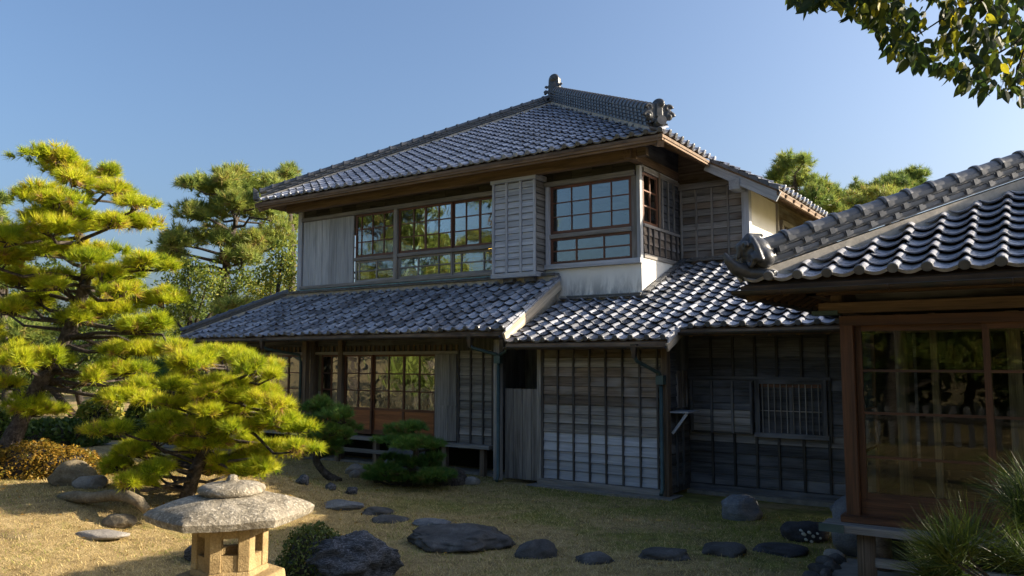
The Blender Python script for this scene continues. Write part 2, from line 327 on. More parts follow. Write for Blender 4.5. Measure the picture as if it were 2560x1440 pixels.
def window(parent, name, fr, u0, u1, z0, z1, cols, rows, mat='w_red', glass='glass', fw=.045, mw=.022, dep=.035, pane_tilt=.004, thick=()):
    mb = MB(); fr.hx(mb, u0, u0+fw, -dep, 0, z0, z1); fr.hx(mb, u1-fw, u1, -dep, 0, z0, z1)
    fr.hx(mb, u0+fw, u1-fw, -dep, -.001, z0, z0+fw*1.2); fr.hx(mb, u0+fw, u1-fw, -dep, -.001, z1-fw, z1)
    win = mb.build(name, mat, parent)
    a, b, c, d = u0+fw, u1-fw, z0+fw*1.2, z1-fw
    us = [a+(b-a)*i/cols for i in range(cols+1)] if isinstance(cols, int) else [a]+list(cols)+[b]
    zs = [c+(d-c)*i/rows for i in range(rows+1)] if isinstance(rows, int) else [c]+list(rows)+[d]
    for i, u in enumerate(us[1:-1]): w_ = mw*(2.1 if i in thick else 1); fr.B('muntin', mat, win, u-w_/2, u+w_/2, -dep+.006, -.003, c, d)
    for zz in zs[1:-1]: fr.B('muntin', mat, win, a, b, -dep+.010, -.006, zz-mw/2, zz+mw/2)
    for i in range(len(us)-1):
        for j in range(len(zs)-1):
            t1, t2 = R.gauss(0, pane_tilt), R.gauss(0, pane_tilt); hw, hh = (us[i+1]-us[i])/2, (zs[j+1]-zs[j])/2
            k = lambda su, sz: su*hw*t1+sz*hh*t2
            n0 = -dep/2-.003
            P = []
            for sz in (-1, 1):
                for su, q in ((-1, .002), (1, .002), (1, -.002), (-1, -.002)):
                    P.append(fr.p(us[i]+hw+su*hw, n0+q+k(su, sz), zs[j]+hh+sz*hh))
            MB().hexa(P).build('pane', glass, win)
    return win
# ------------------------------------------------------------------ roof tiles
TW, TE = .265, .235
def tile_profile():
    pr = []
    for i in range(8): x = .72*i/7; pr.append((x, -.030*math.sin(math.pi*i/7)))
    for i in range(1, 6): x = .72+.35*i/5; pr.append((x, .036*math.sin(math.pi*i/5)))
    return pr
def make_tile(mat, eave=False, lift=.052, edge=.017):
    mb = MB(); pr = tile_profile(); L = TE+.05
    lo = [(x*TW, 0, z+lift) for x, z in pr]; hi = [(x*TW, L, z+.004) for x, z in pr]
    und = [(x*TW, .014, z+lift-edge) for x, z in pr]
    mb.strip(lo, hi); mb.strip(und, lo); mb.strip([(x*TW, TE*.55, z+.012) for x, z in pr], und)
    mb.sm = [True]*(len(pr)-1)+[False]*(len(pr)-1)+[True]*(len(pr)-1)
    if eave:
        c = V3(TW*.895, -.012, lift+.002); r = .047; n = 14
        for y0 in (0,):
            b = len(mb.v)
            for k in range(n):
                a = 2*math.pi*k/n
                for yy, q in ((-.012, r*.86), (-.006, r), (.02, r)): mb.v.append(c+V3(q*math.cos(a), yy, q*math.sin(a))); mb.g.append(V3(0, 0, 0))
            for k in range(n):
                k2 = (k+1) % n
                for q in (0, 1): mb.f.append([b+k*3+q, b+k2*3+q, b+k2*3+q+1, b+k*3+q+1]); mb.sm.append(False)
            mb.f.append([b+k*3 for k in range(n)]); mb.sm.append(False)
        mb.strip([(x*TW, .012, min(z, .0)+lift-.035) for x, z in pr[:9]], [(x*TW, -.002, z+lift-.002) for x, z in pr[:9]])
    me = mb.mesh('roof_tile', mat, (0, 0, 0))
    if eave:                                          # the round end caps take the darker ridge tile colour
        me.materials.append(M['ridge']); n0 = 3*(len(pr)-1)
        for i in range(n0, n0+29): me.polygons[i].material_index = 1
    return me
def frame_mat(o, u, v):
    u, v = V3(*u), V3(*v); n = np.cross(u, v)
    return Matrix(((u[0], v[0], n[0], o[0]), (u[1], v[1], n[1], o[1]), (u[2], v[2], n[2], o[2]), (0, 0, 0, 1)))
def field(O, u, v, ncol, nrow, inside, j0=lambda i: 0, jit=.0025):
    O, u, v = V3(*O), V3(*u), V3(*v); out = []
    for i in range(ncol):
        for j in range(j0(i), nrow):
            c = O+u*(i+.5)*TW+v*(j+.5)*TE
            if inside(c):
                p = O+u*(i*TW+R.gauss(0, jit))+v*(j*TE+R.gauss(0, jit*1.5)); n = np.cross(u, v)
                p = p+n*R.gauss(0, jit)
                uu = u+n*R.gauss(0, .008)+v*R.gauss(0, .006); uu /= np.linalg.norm(uu); vv = v-uu*(uu@v); vv /= np.linalg.norm(vv)
                out.append((p, uu, vv, j == j0(i)))
    return out
def joined(meshes_mats, name, mat, parent):
    Vs, Fs, off = [], [], 0
    me0 = bpy.data.meshes.new(name); bm = bmesh.new()
    for me, mx in meshes_mats:
        k = len(bm.verts); bm.from_mesh(me); bm.verts.ensure_lookup_table()
        bmesh.ops.transform(bm, matrix=mx, verts=bm.verts[k:])
    bm.to_mesh(me0); bm.free(); me0.materials.clear(); me0.materials.append(M[mat])
    o = link(name, me0, parent, WLOC[parent], Matrix.Identity(4)); return o
def lay(tiles, parent, tm, te, keep, mat, stuffname='roof_tile_field'):
    rest = []
    for (p, u, v, ev) in tiles:
        mx = frame_mat(p, u, v)
        if keep(p): link('roof_tile', te if ev else tm, parent, p, mx)
        else: rest.append((te if ev else tm, mx))
    if rest: tag(joined(rest, stuffname, mat, parent), kind='stuff')
def ridge_stack(parent, P0, P1, layers, side=.09, h=.05, top=True, barrel=.075, mat='ridge', lug=.018, seg=.29, name='ridge_tile', z0=0.0, as_objects=True, lugh=.0):
    P0, P1 = V3(*P0), V3(*P1); d = P1-P0; L = np.linalg.norm(d); d /= L
    sd = np.cross(d, V3(0, 0, 1)); sd /= np.linalg.norm(sd); n = np.cross(sd, d)
    cnt = max(1, int(round(L/seg))); sg = L/cnt; jobs = []
    for k in range(layers):
        w = side+.022*(layers-1-k)
        mb = MB(); mb.box(-w, w, 0, sg-.004, h*.38, h*.92); mb.box(-w+.028, w-.028, 0, sg, 0, h*.38)
        if lug:
            for q in (-1, 1): mb.box(q*w-(lug if q < 0 else 0), q*w+(lug if q > 0 else 0), .012, .060, h*.30, h*.98+lugh)
            mb.box(-w+.01, w-.01, .012, .060, h*.92, h*.92+.006)
        me = mb.mesh(name, mat, (0, 0, 0))
        for i in range(cnt):
            o = P0+d*(i*sg+(sg*.5 if k % 2 else 0)*(1 if i < cnt-1 else 0))+n*(z0+k*h+R.gauss(0, .0015))
            jobs.append((me, frame_mat(o, sd, d)))
    if top:
        mb = MB(); nn = 10; r = barrel
        prof = [(r, 0), (r, sg+.02)]
        arc = [(math.cos(math.pi*t/nn), math.sin(math.pi*t/nn)) for t in range(nn+1)]
        for (r0, y0), (r1, y1) in (((r, 0), (r, sg+.02)), ((r*1.22, .01), (r*1.26, .035)), ((r*1.26, .035), (r*1.2, .065)), ((r*.9, .009), (r*1.22, .01)), ((r*1.2, .065), (r*.9, .066))):
            mb.strip([(c*r0, y0, s_*r0) for c, s_ in arc], [(c*r1, y1, s_*r1) for c, s_ in arc])
        me = mb.mesh(name, mat, (0, 0, 0)); 
        for i in range(cnt): jobs.append((me, frame_mat(P0+d*(i*sg)+n*(z0+layers*h-.012), sd, d)))
    if as_objects:
        for me, mx in jobs: link(name if me.name.startswith(name) else name, me, parent, mx.translation, mx)
    else: tag(joined(jobs, name+'_run', mat, parent), kind='stuff')
def slab(parent, name, mat, pts, th=.05, gr=None):
    mb = MB(); n = len(pts); b = 0
    for p in pts: mb.v.append(V3(*p)); mb.g.append(V3(*p))
    for p in pts: mb.v.append(V3(*p)-V3(0, 0, th)); mb.g.append(V3(*p))
    mb.f.append(list(range(n))); mb.f.append(list(range(n, 2*n))[::-1])
    for i in range(n): j = (i+1) % n; mb.f.append([i, i+n, j+n, j])
    mb.sm = [False]*(n+2); return mb.build(name, mat, parent)
def gutter_run(parent, A, Bp, r=.042, every=.9):
    A, Bp = V3(*A), V3(*Bp); d = Bp-A; L = np.linalg.norm(d); d /= L; sd = np.cross(d, V3(0, 0, 1)); mb = MB()
    arc = [math.pi*(1+t/8) for t in range(9)]
    for rr in (r, r-.004): mb.strip([A+sd*rr*math.cos(a)+V3(0, 0, rr*math.sin(a)) for a in arc], [Bp+sd*rr*math.cos(a)+V3(0, 0, rr*math.sin(a)) for a in arc])
    for q in (-1, 1): mb.tube([A+sd*r*q, Bp+sd*r*q], [.006, .006], 6)
    g = mb.build('gutter', 'gutter', parent)
    for i in range(int(L/every)):
        c = A+d*(every*(i+.5)); q = MB()
        q.tube([c+sd*(r+.006)*math.cos(a)+V3(0, 0, (r+.006)*math.sin(a)) for a in arc], [.006]*9, 5); q.build('gutter_bracket', 'gutter', g)
    return g

# ------------------------------------------------------------------ ground
def sstep(x): x = np.clip(x, 0, 1); return x*x*(3-2*x)
def gz(x, y):
    x = np.asarray(x, float); y = np.asarray(y, float)
    m_ = .42*sstep((-7.6-x)/3.2)*sstep((10.2-y)/2.6)*sstep((x+24)/6)*sstep((y+6)/5)
    return m_+.012*np.sin(x*2.1+y*.7)*np.cos(y*1.7-x*.4)
def ground_sheet():
    a = np.concatenate([np.linspace(-900, -40, 12), np.linspace(-38, -20, 16)[:-1], np.linspace(-20, 4, 121), np.linspace(4, 40, 16)[1:], np.linspace(60, 900, 10)])
    b = np.concatenate([np.linspace(-900, -40, 10), np.linspace(-38, -1, 20)[:-1], np.linspace(-1, 14, 91), np.linspace(14, 60, 16)[1:], np.linspace(90, 900, 10)])
    X, Y = np.meshgrid(a, b, indexing='ij'); Z = gz(X, Y); n, m_ = X.shape
    V = np.stack([X, Y, Z], -1).reshape(-1, 3); i, j = np.meshgrid(np.arange(n-1), np.arange(m_-1), indexing='ij'); q = (i*m_+j).ravel()
    me = mesh_np('garden_ground', V, np.stack([q, q+m_, q+m_+1, q+1], -1), 'ground', smooth=True)
    return tag(link('garden_ground', me, None, (0, 0, 0)), 'straw coloured lawn with mossy patches spreading over the whole garden', 'ground', kind='structure')
ground_sheet()
# ------------------------------------------------------------------ the two-storey house
H = thing('wooden_house', (-10, 12.5, 0), 'large two-storey weathered timber house with smoked tile roofs and glazed upper floor', 'house')
T_main, T_main_e = make_tile('tile'), make_tile('tile', True)
T_old, T_old_e = make_tile('tile_old'), make_tile('tile_old', True)
ALLT = []                                   # every tile of the house, so that the nearest 300 become parts
XL, XR, YE, ZE, S2 = -15.87, -5.27, 12.2, 5.93, .55
XA = (XL+XR)/2; HW = (XR-XL)/2; APEX = V3(XA, YE+HW, ZE+S2*HW); cs = 1/math.hypot(1, S2); sn = S2*cs
XE, YV = -4.0, 14.45; zr = lambda x: ZE-S2*(x-XR)
dk = .035
up = MB()
for pts in ([(XL, YE, ZE), (XR, YE, ZE), tuple(APEX)], [(XR, YE, ZE), (XR, YV, ZE), (XE, YV, zr(XE)), (XE, 23, zr(XE)), (XA, 23, APEX[2]), tuple(APEX)], [(XL, 23, ZE), (XL, YE, ZE), tuple(APEX), (XA, 23, APEX[2])]):
    n = len(pts); b = len(up.v)
    for p in pts: up.v.append(V3(*p)-V3(0, 0, dk)); up.g.append(V3(*p))
    for p in pts: up.v.append(V3(*p)-V3(0, 0, dk+.05)); up.g.append(V3(*p))
    up.f.append([b+i for i in range(n)]); up.f.append([b+n+i for i in range(n)][::-1])
    for i in range(n): j = (i+1) % n; up.f.append([b+i, b+i+n, b+j+n, b+j])
    up.sm += [False]*(n+2)
UP = up.build('upper_roof', 'w_eave', H)
ALLT.append((field((XL, YE, ZE), (1, 0, 0), (0, cs, sn), 40, 26, lambda c: abs(c[0]-XA) < HW-(c[1]-YE)+.02), UP, T_main, T_main_e, 'tile'))
ALLT.append((field((XR, YE, ZE), (0, 1, 0), (-cs, 0, sn), 9, 4, lambda c: c[1] < YV+.1 and c[1]-YE > XR-c[0]), UP, T_main, T_main_e, 'tile'))
ALLT.append((field((XE, YV, zr(XE)), (0, 1, 0), (-cs, 0, sn), 30, 6, lambda c: True), UP, T_main, T_main_e, 'tile'))
def mortar(parent, A, Bp, w, h, mat='mortar', dz=-.01):
    A, Bp = V3(*A), V3(*Bp); MB().bar(A+V3(0, 0, dz), Bp+V3(0, 0, dz), w, h).build('mortar_bed', mat, parent)
hipL0, hipR0 = V3(XL+.12, YE+.12, ZE+S2*.12), V3(XR-.18, YE+.18, ZE+S2*.18)
mortar(UP, hipL0, APEX, .27, .10); mortar(UP, hipR0, APEX, .30, .12)
ridge_stack(UP, hipL0+V3(0, 0, .05), APEX+V3(0, 0, .05), 3, .09, .055, True, .07, 'ridge', .02, .3)
ridge_stack(UP, hipR0+V3(0, 0, .06), APEX+V3(0, 0, .06), 5, .09, .06, True, .08, 'ridge', .018, .22)
ridge_stack(UP, APEX+V3(0, .1, 0), V3(XA, 23, APEX[2]), 5, .10, .06, True, .08, 'ridge', .018, .5, as_objects=False)
def blob_ornament(name, parts, mat, parent, voxel=.012, smooth=2):
    bm = bmesh.new()
    for kind, c, r, *ex in parts:
        if kind == 's':
            sc = ex[0] if ex else (1, 1, 1)
            k = len(bm.verts); bmesh.ops.create_icosphere(bm, subdivisions=3, radius=r)
            bm.verts.ensure_lookup_table(); bmesh.ops.transform(bm, matrix=Matrix.Translation(c) @ Matrix.Diagonal((*sc, 1)), verts=bm.verts[k:])
        elif kind == 't':                             # swept tube: c = list of points, r = list of radii
            q = MB().tube(c, r, 10); k = len(bm.verts)
            vs = [bm.verts.new(tuple(p)) for p in q.v]
            for f_ in q.f: bm.faces.new([vs[i] for i in f_])
        elif kind == 'h':                             # hexahedron
            q = MB().hexa(c); vs = [bm.verts.new(tuple(p)) for p in q.v]
            for f_ in q.f: bm.faces.new([vs[i] for i in f_])
    bmesh.ops.recalc_face_normals(bm, faces=bm.faces)
    me = bpy.data.meshes.new(name); bm.to_mesh(me); bm.free(); me.materials.append(M[mat])
    V = np.array([v.co for v in me.vertices]); c = (V.min(0)+V.max(0))/2
    for v in me.vertices: v.co -= Vector(c)
    o = link(name, me, parent, c)
    md = o.modifiers.new('remesh', 'REMESH'); md.mode = 'VOXEL'; md.voxel_size = voxel; md.use_smooth_shade = True
    if smooth: ms = o.modifiers.new('smooth', 'SMOOTH'); ms.iterations = smooth; ms.factor = .5
    return o
def swirl(c, ux, uz, r0, turns, rad0, ccw=1, n=16):
    P = []; rr = []
    for i in range(n):
        t = i/(n-1); a = ccw*t*turns*2*math.pi; r = r0*(1-.82*t); P.append(V3(*c)+V3(*ux)*r*math.cos(a)+V3(*uz)*r*math.sin(a)); rr.append(rad0*(1-.45*t))
    return ('t', P, rr)
ux_, uz_ = (1, 0, 0), (0, 0, 1)
def onigawara(c, f, parent, k=1.0, sw=1.0, ht=1.0):                   # ridge-end ornament facing direction f
    c = V3(*c); f = V3(*f); s_ = np.cross(f, V3(0, 0, 1)); uz = V3(0, 0, 1); P = []
    def hx(a0, a1, d0, d1, z0, z1, tw=1.0): return ('h', [c+s_*a+f*d+uz*z for z, q in ((z0, 1), (z1, tw)) for a, d in ((a0*q, d0), (a1*q, d0), (a1*q, d1), (a0*q, d1))], 0)
    P.append(hx(-.15*k, .15*k, -.10*k, .03*k, 0, .36*k*ht, .86)); P.append(('s', Vector(c+uz*.36*k*ht), .125*k, (1.0 if abs(s_[0]) > .5 else .45, .45 if abs(s_[0]) > .5 else 1.0, .8)))
    P.append(hx(-.07*k, .07*k, .02*k, .06*k, .10*k, .36*k, .8))
    for q in (-1, 1):
        P.append(swirl(c+s_*q*.20*k+uz*.12*k*ht+f*.02*k, s_*q, uz, .09*k*sw, 1.3, .042*k*sw)); P.append(swirl(c+s_*q*.19*k+uz*.27*k+f*.02*k, s_*q, uz, .07*k*sw, 1.2, .036*k*sw))
        P.append(('s', Vector(c+s_*q*.2*k+uz*.12*k+f*.05*k), .035*k))
    return blob_ornament('ridge_ornament', P, 'oni', parent, .013*k)
onigawara(APEX+V3(0, -.05, .14), (0, -1, 0), UP, 1.15, .55, 1.3)
oc = hipR0+V3(.06, -.06, .10)
onigawara(oc, (.7071, -.7071, 0), UP, .93)
f45 = V3(.7071, -.7071, 0); MB().tube([oc+f45*-.1+V3(0, 0, -.02), oc+f45*.16+V3(0, 0, .01)], [.085, .085], 16).build('ridge_end_tile', 'oni', UP)
ol = hipL0+V3(-.08, -.08, .04); MB().hexa([ol+V3(*p) for p in ((-.12, .0, -.06), (.0, -.12, -.06), (.1, -.02, -.06), (-.02, .1, -.06), (-.13, 0, .24), (-.01, -.12, .24), (.07, -.04, .18), (-.05, .08, .18))]).build('ridge_end_tile', 'oni', UP, bevel=.02)
# eaves: fascia, rafters, corner beams
B('fascia', 'w_eave', UP, XL+.02, XR-.02, YE+.015, YE+.06, ZE-.125, ZE-.04)
B('fascia', 'w_eave', UP, XL+.08, XR-.08, YE+.062, YE+.10, ZE-.165, ZE-.088)
B('fascia', 'w_eave', UP, XR-.06, XR-.015, YE+.02, YV, ZE-.125, ZE-.04)
for i in range(24):
    x = XL+.35+i*.432; q_ = min(1.0, x-XL-.06, XR-x-.06); MB().bar((x, YE+.06, ZE-.13+S2*.06), (x, YE+q_, ZE-.13+S2*q_), .055, .07).build('rafter', 'w_eave', UP)
for i in range(6):
    y = YE+.35+i*.36; q_ = min(.93, y-YE-.06); MB().bar((XR-.05, y, ZE-.13+S2*.05), (XR-q_, y, ZE-.13+S2*q_), .05, .065).build('rafter', 'w_eave', UP)
MB().bar((XR-.06, YE+.06, ZE-.16), (XR-1.1, YE+1.1, ZE-.19+S2*1.1), .12, .15).build('corner_beam', 'w_eave', UP)
MB().bar((XL+.06, YE+.06, ZE-.16), (XL+1.1, YE+1.1, ZE-.19+S2*1.1), .12, .15).build('corner_beam', 'w_eave', UP)
B('eave_beam', 'w_beam', UP, -15.25, -5.98, 12.66, 12.78, 5.67, 5.885)
B('eave_beam', 'w_beam', UP, -6.2, -6.06, 12.60, 14.8, 5.69, 5.84)
B('beam_end', 'w_post', UP, -6.02, -5.80, 12.68, 12.80, 5.72, 5.87)
# raking verge where the roof steps out over the rear wing
def verge_run(parent, P0, P1, out, n, drop=.07, mat='ridge', w=.16, name='verge_tile'):
    P0, P1, out = V3(*P0), V3(*P1), V3(*out); d = (P1-P0)/n
    for i in range(n):
        a = P0+d*i; b = P0+d*(i+1.06); t = V3(0, 0, .028)
        mb = MB(); mb.hexa([a-out*w, b-out*w, b+out*.0, a+out*.0, a-out*w+t*1.3, b-out*w+t*.5, b+t*.5, a+t*1.3])
        mb.hexa([a-V3(0, 0, drop), b-V3(0, 0, drop), b+out*.022-V3(0, 0, drop), a+out*.022-V3(0, 0, drop), a+t*1.25, b+t*.45, b+out*.022+t*.4, a+out*.022+t*1.2]); mb.build(name, mat, parent)
verge_run(UP, (XE, YV, zr(XE)), (XR, YV, ZE), (0, -1, 0), 7, .05)
MB().bar((XE-.02, YV+.03, zr(XE)-.16), (XR-.1, YV+.03, ZE-.10), .045, .19).build('barge_board', 'w_silver', UP)
for i in range(12):
    y = YV+.4+i*.55; MB().bar((XE+.03, y, zr(XE)-.11), (-4.8, y, zr(-4.8)-.12), .05, .06).build('rafter', 'w_eave', UP)
B('fascia', 'w_eave', UP, XE-.05, XE-.005, YV, 23, zr(XE)-.14, zr(XE)-.045)
# ---- upper floor, garden front
F2 = FRONT(13.1)
def part(name, mat, *a, parent=None, along=None): return B(name, mat, parent or H, *a, along=along)
part('post', 'w_grey', -15.26, -15.12, 13.04, 13.18, 3.62, 5.95)
part('sill_beam', 'w_mid', -15.12, -8.95, 13.03, 13.16, 3.70, 3.835)
part('sill_rail', 'w_mid', -15.14, -8.9, 13.0, 13.14, 3.838, 3.905)
part('lintel', 'w_mid', -15.12, -6.2, 13.02, 13.14, 5.485, 5.575)
part('wall_beam', 'w_post', -15.12, -6.2, 13.06, 13.18, 5.76, 6.3)
for i in range(20):
    x = -15.1+i*.445; B('transom_board', 'w_black', H, x, x+.435, 13.08, 13.1+R.uniform(0, .006), 5.58, 5.757)
pl = part('plank_shutter', 'w_mid', -15.08, -13.36, 13.075, 13.095, 3.92, 5.47)
ws = [0, .2, .42, .65, .9, 1.15, 1.42, 1.71]
for a, b in zip(ws[:-1], ws[1:]): F2.B('plank', 'w_silver', pl, -15.08+a+.003, -15.08+b-.003, .008, .032+R.uniform(0, .007), 3.912, 5.48, along=2)
part('post', 'w_mid', -12.09, -11.99, 13.03, 13.16, 3.91, 5.48)
part('mid_rail', 'w_mid', -13.33, -12.1, 13.04, 13.13, 4.40, 4.475)
part('mid_rail', 'w_mid', -11.985, -9.0, 13.04, 13.13, 4.40, 4.475)
F2s = FRONT(13.085)
window(H, 'upper_sash', F2s, -13.32, -12.10, 4.48, 5.48, [-13.14, -12.79, -12.44], 3, 'w_red', 'glass')
window(H, 'lower_sash', F2s, -13.32, -12.10, 3.91, 4.395, [-13.2, -12.65], 2, 'w_mid', 'glass', mw=.03)
window(H, 'upper_sash', F2s, -11.98, -10.46, 4.48, 5.48, [-11.55, -11.21, -10.84], 3, 'w_red', 'glass', thick=(1,))
window(H, 'upper_sash', FRONT(13.115), -10.48, -9.0, 4.48, 5.48, [-10.12, -9.76, -9.42], 3, 'w_red', 'glass', thick=(1,))
window(H, 'lower_sash', F2s, -11.98, -10.46, 3.91, 4.395, [-11.41, -10.83], 2, 'w_mid', 'glass', mw=.03)
window(H, 'lower_sash', FRONT(13.115), -10.48, -9.0, 3.91, 4.395, [-10.24, -9.65], 2, 'w_mid', 'glass', mw=.03)
for zz in (3.99, 4.07, 4.15, 4.27, 4.35):
    part('railing_bar', 'w_eave' if zz == 4.15 else 'copper', -13.3, -9.0, 13.20, 13.215, zz, zz+(.028 if zz == 4.15 else .012))
# boxed shutter case
SB = part('shutter_case', 'w_dark', -9.10, -8.16, 12.75, 13.08, 3.80, 5.62)
siding(SB, FRONT(12.75), -9.10, -8.15, 3.82, 5.58, .122, [], 'w_grey', 'w_grey')
for x in (-9.115, -8.80, -8.47, -8.15): B('batten', 'w_grey', SB, x-.022, x+.022, 12.69, 12.735, 3.81, 5.60)
siding(SB, RIGHT(-8.155), 12.76, 13.08, 3.82, 5.58, .122, [], 'w_mid', 'w_mid')
B('case_top', 'w_grey', SB, -9.17, -8.10, 12.67, 13.08, 5.602, 5.70)
B('case_bottom', 'w_grey', SB, -9.16, -8.11, 12.68, 13.08, 3.72, 3.808)
B('corbel', 'w_dark', SB, -8.95, -8.72, 12.80, 13.08, 3.64, 3.718); B('corbel', 'w_dark', SB, -8.45, -8.22, 12.80, 13.08, 3.64, 3.718)
# bay window
part('post', 'w_grey', -8.10, -8.02, 13.03, 13.14, 3.95, 5.48)
part('post', 'w_silver', -6.17, -6.10, 13.06, 13.17, 3.90, 5.66)
part('post', 'w_mid', -6.28, -6.175, 13.075, 13.17, 3.96, 5.48)
part('sill_rail', 'w_grey', -8.12, -6.08, 13.0, 13.16, 3.865, 3.955)
part('mid_rail', 'w_mid', -8.02, -6.285, 13.04, 13.13, 4.465, 4.54)
window(H, 'bay_sash', F2s, -8.015, -6.285, 4.545, 5.48, [-7.55, -7.14, -6.70], 3, 'w_red', 'glass_bay', fw=.05, mw=.02, thick=(1,))
window(H, 'bay_sash', F2s, -8.015, -6.285, 3.957, 4.46, [-7.45, -6.86], 2, 'w_red', 'glass_bay', fw=.045, mw=.028)
part('plaster_wall', 'plaster', -8.95, -6.10, 13.09, 13.2, 3.10, 3.86)
PS = MB().hexa([(-6.2, 13.21, 3.0), (-6.1, 13.21, 3.0), (-6.1, 14.85, 3.5), (-6.2, 14.85, 3.5), (-6.2, 13.21, 3.97), (-6.1, 13.21, 3.97), (-6.1, 14.85, 3.985), (-6.2, 14.85, 3.985)]).build('plaster_wall', 'plaster', H)
# ---- right flank of the bay (faces +X)
FX = RIGHT(-6.12)
part('sill_rail', 'w_mid', -6.17, -6.075, 13.18, 14.84, 3.972, 4.055)
WF = part('wall', 'w_dark', -6.2, -6.14, 13.92, 14.95, 4.05, 5.8)
siding(WF, FX, 13.20, 14.84, 4.06, 4.54, .16, [13.36, 13.58, 13.85, 14.12, 14.4, 14.66], 'w_brown', 'w_bat')
siding(WF, FX, 13.93, 14.84, 4.60, 5.56, .16, [14.0, 14.28, 14.56], 'w_dark', 'w_mid')
part('mid_rail', 'w_mid', -6.17, -6.07, 13.18, 14.84, 4.548, 4.60)
part('post', 'w_post', -6.17, -6.07, 13.83, 13.92, 4.60, 5.66)
window(H, 'side_sash', RIGHT(-6.10), 13.18, 13.83, 4.60, 5.56, 2, 3, 'w_red', 'glass', fw=.045)
part('lintel', 'w_mid', -6.18, -6.07, 13.18, 14.84, 5.565, 5.645)
for i in range(5): B('transom_board', 'w_silver', H, -6.16, -6.105-R.uniform(0, .006), 13.18+i*.335, 13.18+i*.335+.327, 5.648, 5.80)
MB().hexa([(-6.2, 13.19, 5.81), (-6.13, 13.19, 5.81), (-6.13, 14.98, 5.81), (-6.2, 14.98, 5.81), (-6.2, 13.19, 6.36), (-6.13, 13.19, 6.32), (-6.13, 14.98, 6.32), (-6.2, 14.98, 6.36)]).build('upper_wall', 'w_dark', H)
# ---- boarded wall set back, and the plastered flank
Wb = part('wall', 'w_dark', -6.13, -4.72, 14.90, 15.0, 3.5, 5.5)
F3 = FRONT(14.9)
siding(Wb, F3, -6.09, -4.76, 3.98, 5.48, .136, [-6.05, -5.74, -5.42, -5.1], 'w_brown', 'w_mid', pick=lambda z_: R.choice(['w_brown', 'w_brown', 'w_mid']))
part('post', 'w_grey', -4.82, -4.68, 14.82, 14.98, 3.6, 5.5)
part('sill_beam', 'w_mid', -6.08, -4.7, 14.84, 14.90, 3.90, 3.98)
part('wall_beam', 'w_mid', -6.08, -4.6, 14.80, 14.92, 5.49, 5.60)
part('bracket', 'w_silver', -4.92, -4.72, 14.42, 14.80, 5.30, 5.487)
MB().hexa([(-6.19, 14.93, 5.45), (-4.7, 14.93, 5.3), (-4.7, 14.97, 5.3), (-6.19, 14.97, 5.45), (-6.19, 14.93, 6.3), (-4.7, 14.93, 5.5), (-4.7, 14.97, 5.5), (-6.19, 14.97, 6.3)]).build('gable_panel', 'w_brown', H)
part('plaster_wall', 'plaster', -4.82, -4.73, 14.985, 16.76, 3.0, 5.46)
part('post', 'w_mid', -4.83, -4.69, 16.762, 16.87, 3.0, 5.6)
part('wall', 'w_brown', -4.84, -4.75, 16.87, 22.5, 3.0, 5.46)
part('wall_beam', 'w_post', -4.82, -4.68, 14.985, 22, 5.40, 5.52)
lw = part('lattice_window', 'interior', -4.80, -4.74, 17.2, 18.9, 4.0, 5.0)
B('frame', 'w_mid', lw, -4.78, -4.69, 17.1, 17.2, 3.95, 5.1); B('frame', 'w_mid', lw, -4.78, -4.68, 17.1, 19, 5.0, 5.1)
for i in range(8): B('bar', 'w_post', lw, -4.74, -4.71, 17.3+i*.2, 17.34+i*.2, 4.0, 5.0)
part('wall', 'w_dark', -6.1, -4.8, 14.99, 15.05, 0, 3.5)
# ---- lower left roof
S1 = .57; X1, X1r, Y1, Z1 = -17.35, -7.81, 11.2, 2.63; c1 = 1/math.hypot(1, S1); s1 = S1*c1; Y1t = 13.03
LP = [(X1, Y1, Z1), (X1r, Y1, Z1), (X1r, Y1t, Z1+S1*(Y1t-Y1)), (X1+(Y1t-Y1), Y1t, Z1+S1*(Y1t-Y1))]
LR = slab(H, 'lower_roof', 'w_eave', [V3(*p)-V3(0, 0, dk) for p in LP])
slab(H, 'lower_roof', 'w_eave', [V3(*p)-V3(0, 0, dk) for p in [(X1, 22, Z1), (X1, Y1, Z1), LP[3], (LP[3][0], 22, LP[3][2])]])
ALLT.append((field((X1, Y1, Z1), (1, 0, 0), (0, c1, s1), 36, 9, lambda c: c[0]-X1 > c[1]-Y1-.05 and c[1] < Y1t-.05, jit=.007), LR, T_old, T_old_e, 'tile_old'))
h0 = V3(X1+.1, Y1+.1, Z1+S1*.1); h1 = V3(*LP[3])
mortar(LR, h0, h1, .25, .08); ridge_stack(LR, h0+V3(0, 0, .04), h1+V3(0, 0, .04), 2, .09, .05, True, .07, 'ridge', .015, .3)
zt = LP[3][2]
mortar(LR, (h1[0], Y1t-.06, zt+.02), (X1r, Y1t-.06, zt+.02), .10, .10)
ridge_stack(LR, (h1[0], Y1t-.06, zt+.05), (X1r, Y1t-.06, zt+.05), 2, .09, .032, False, mat='ridge', lug=.012, seg=.3)
part('copper_flashing', 'copper', -15.2, -8.9, 12.96, 13.035, zt+.115, zt+.135, parent=LR)
B('mortar_bed', 'mortar', LR, -15.25, -8.0, 13.0, 13.07, zt+.04, zt+.112)
verge_run(LR, (X1r+.02, Y1, Z1), (X1r+.02, Y1t, zt), (1, 0, 0), 9, .05, 'tile_old')
MB().bar((X1r+.03, Y1-.02, Z1-.13), (X1r+.03, Y1t, zt-.12), .04, .17).build('barge_board', 'w_pale', LR)
MB().bar((X1r-.1, Y1+.4, Z1+.02), (X1r-.1, Y1t, zt-.3), .04, .3).build('verge_plaster', 'mortar', LR)
B('fascia', 'w_eave', LR, X1+.03, X1r, Y1+.015, Y1+.05, Z1-.12, Z1-.045)
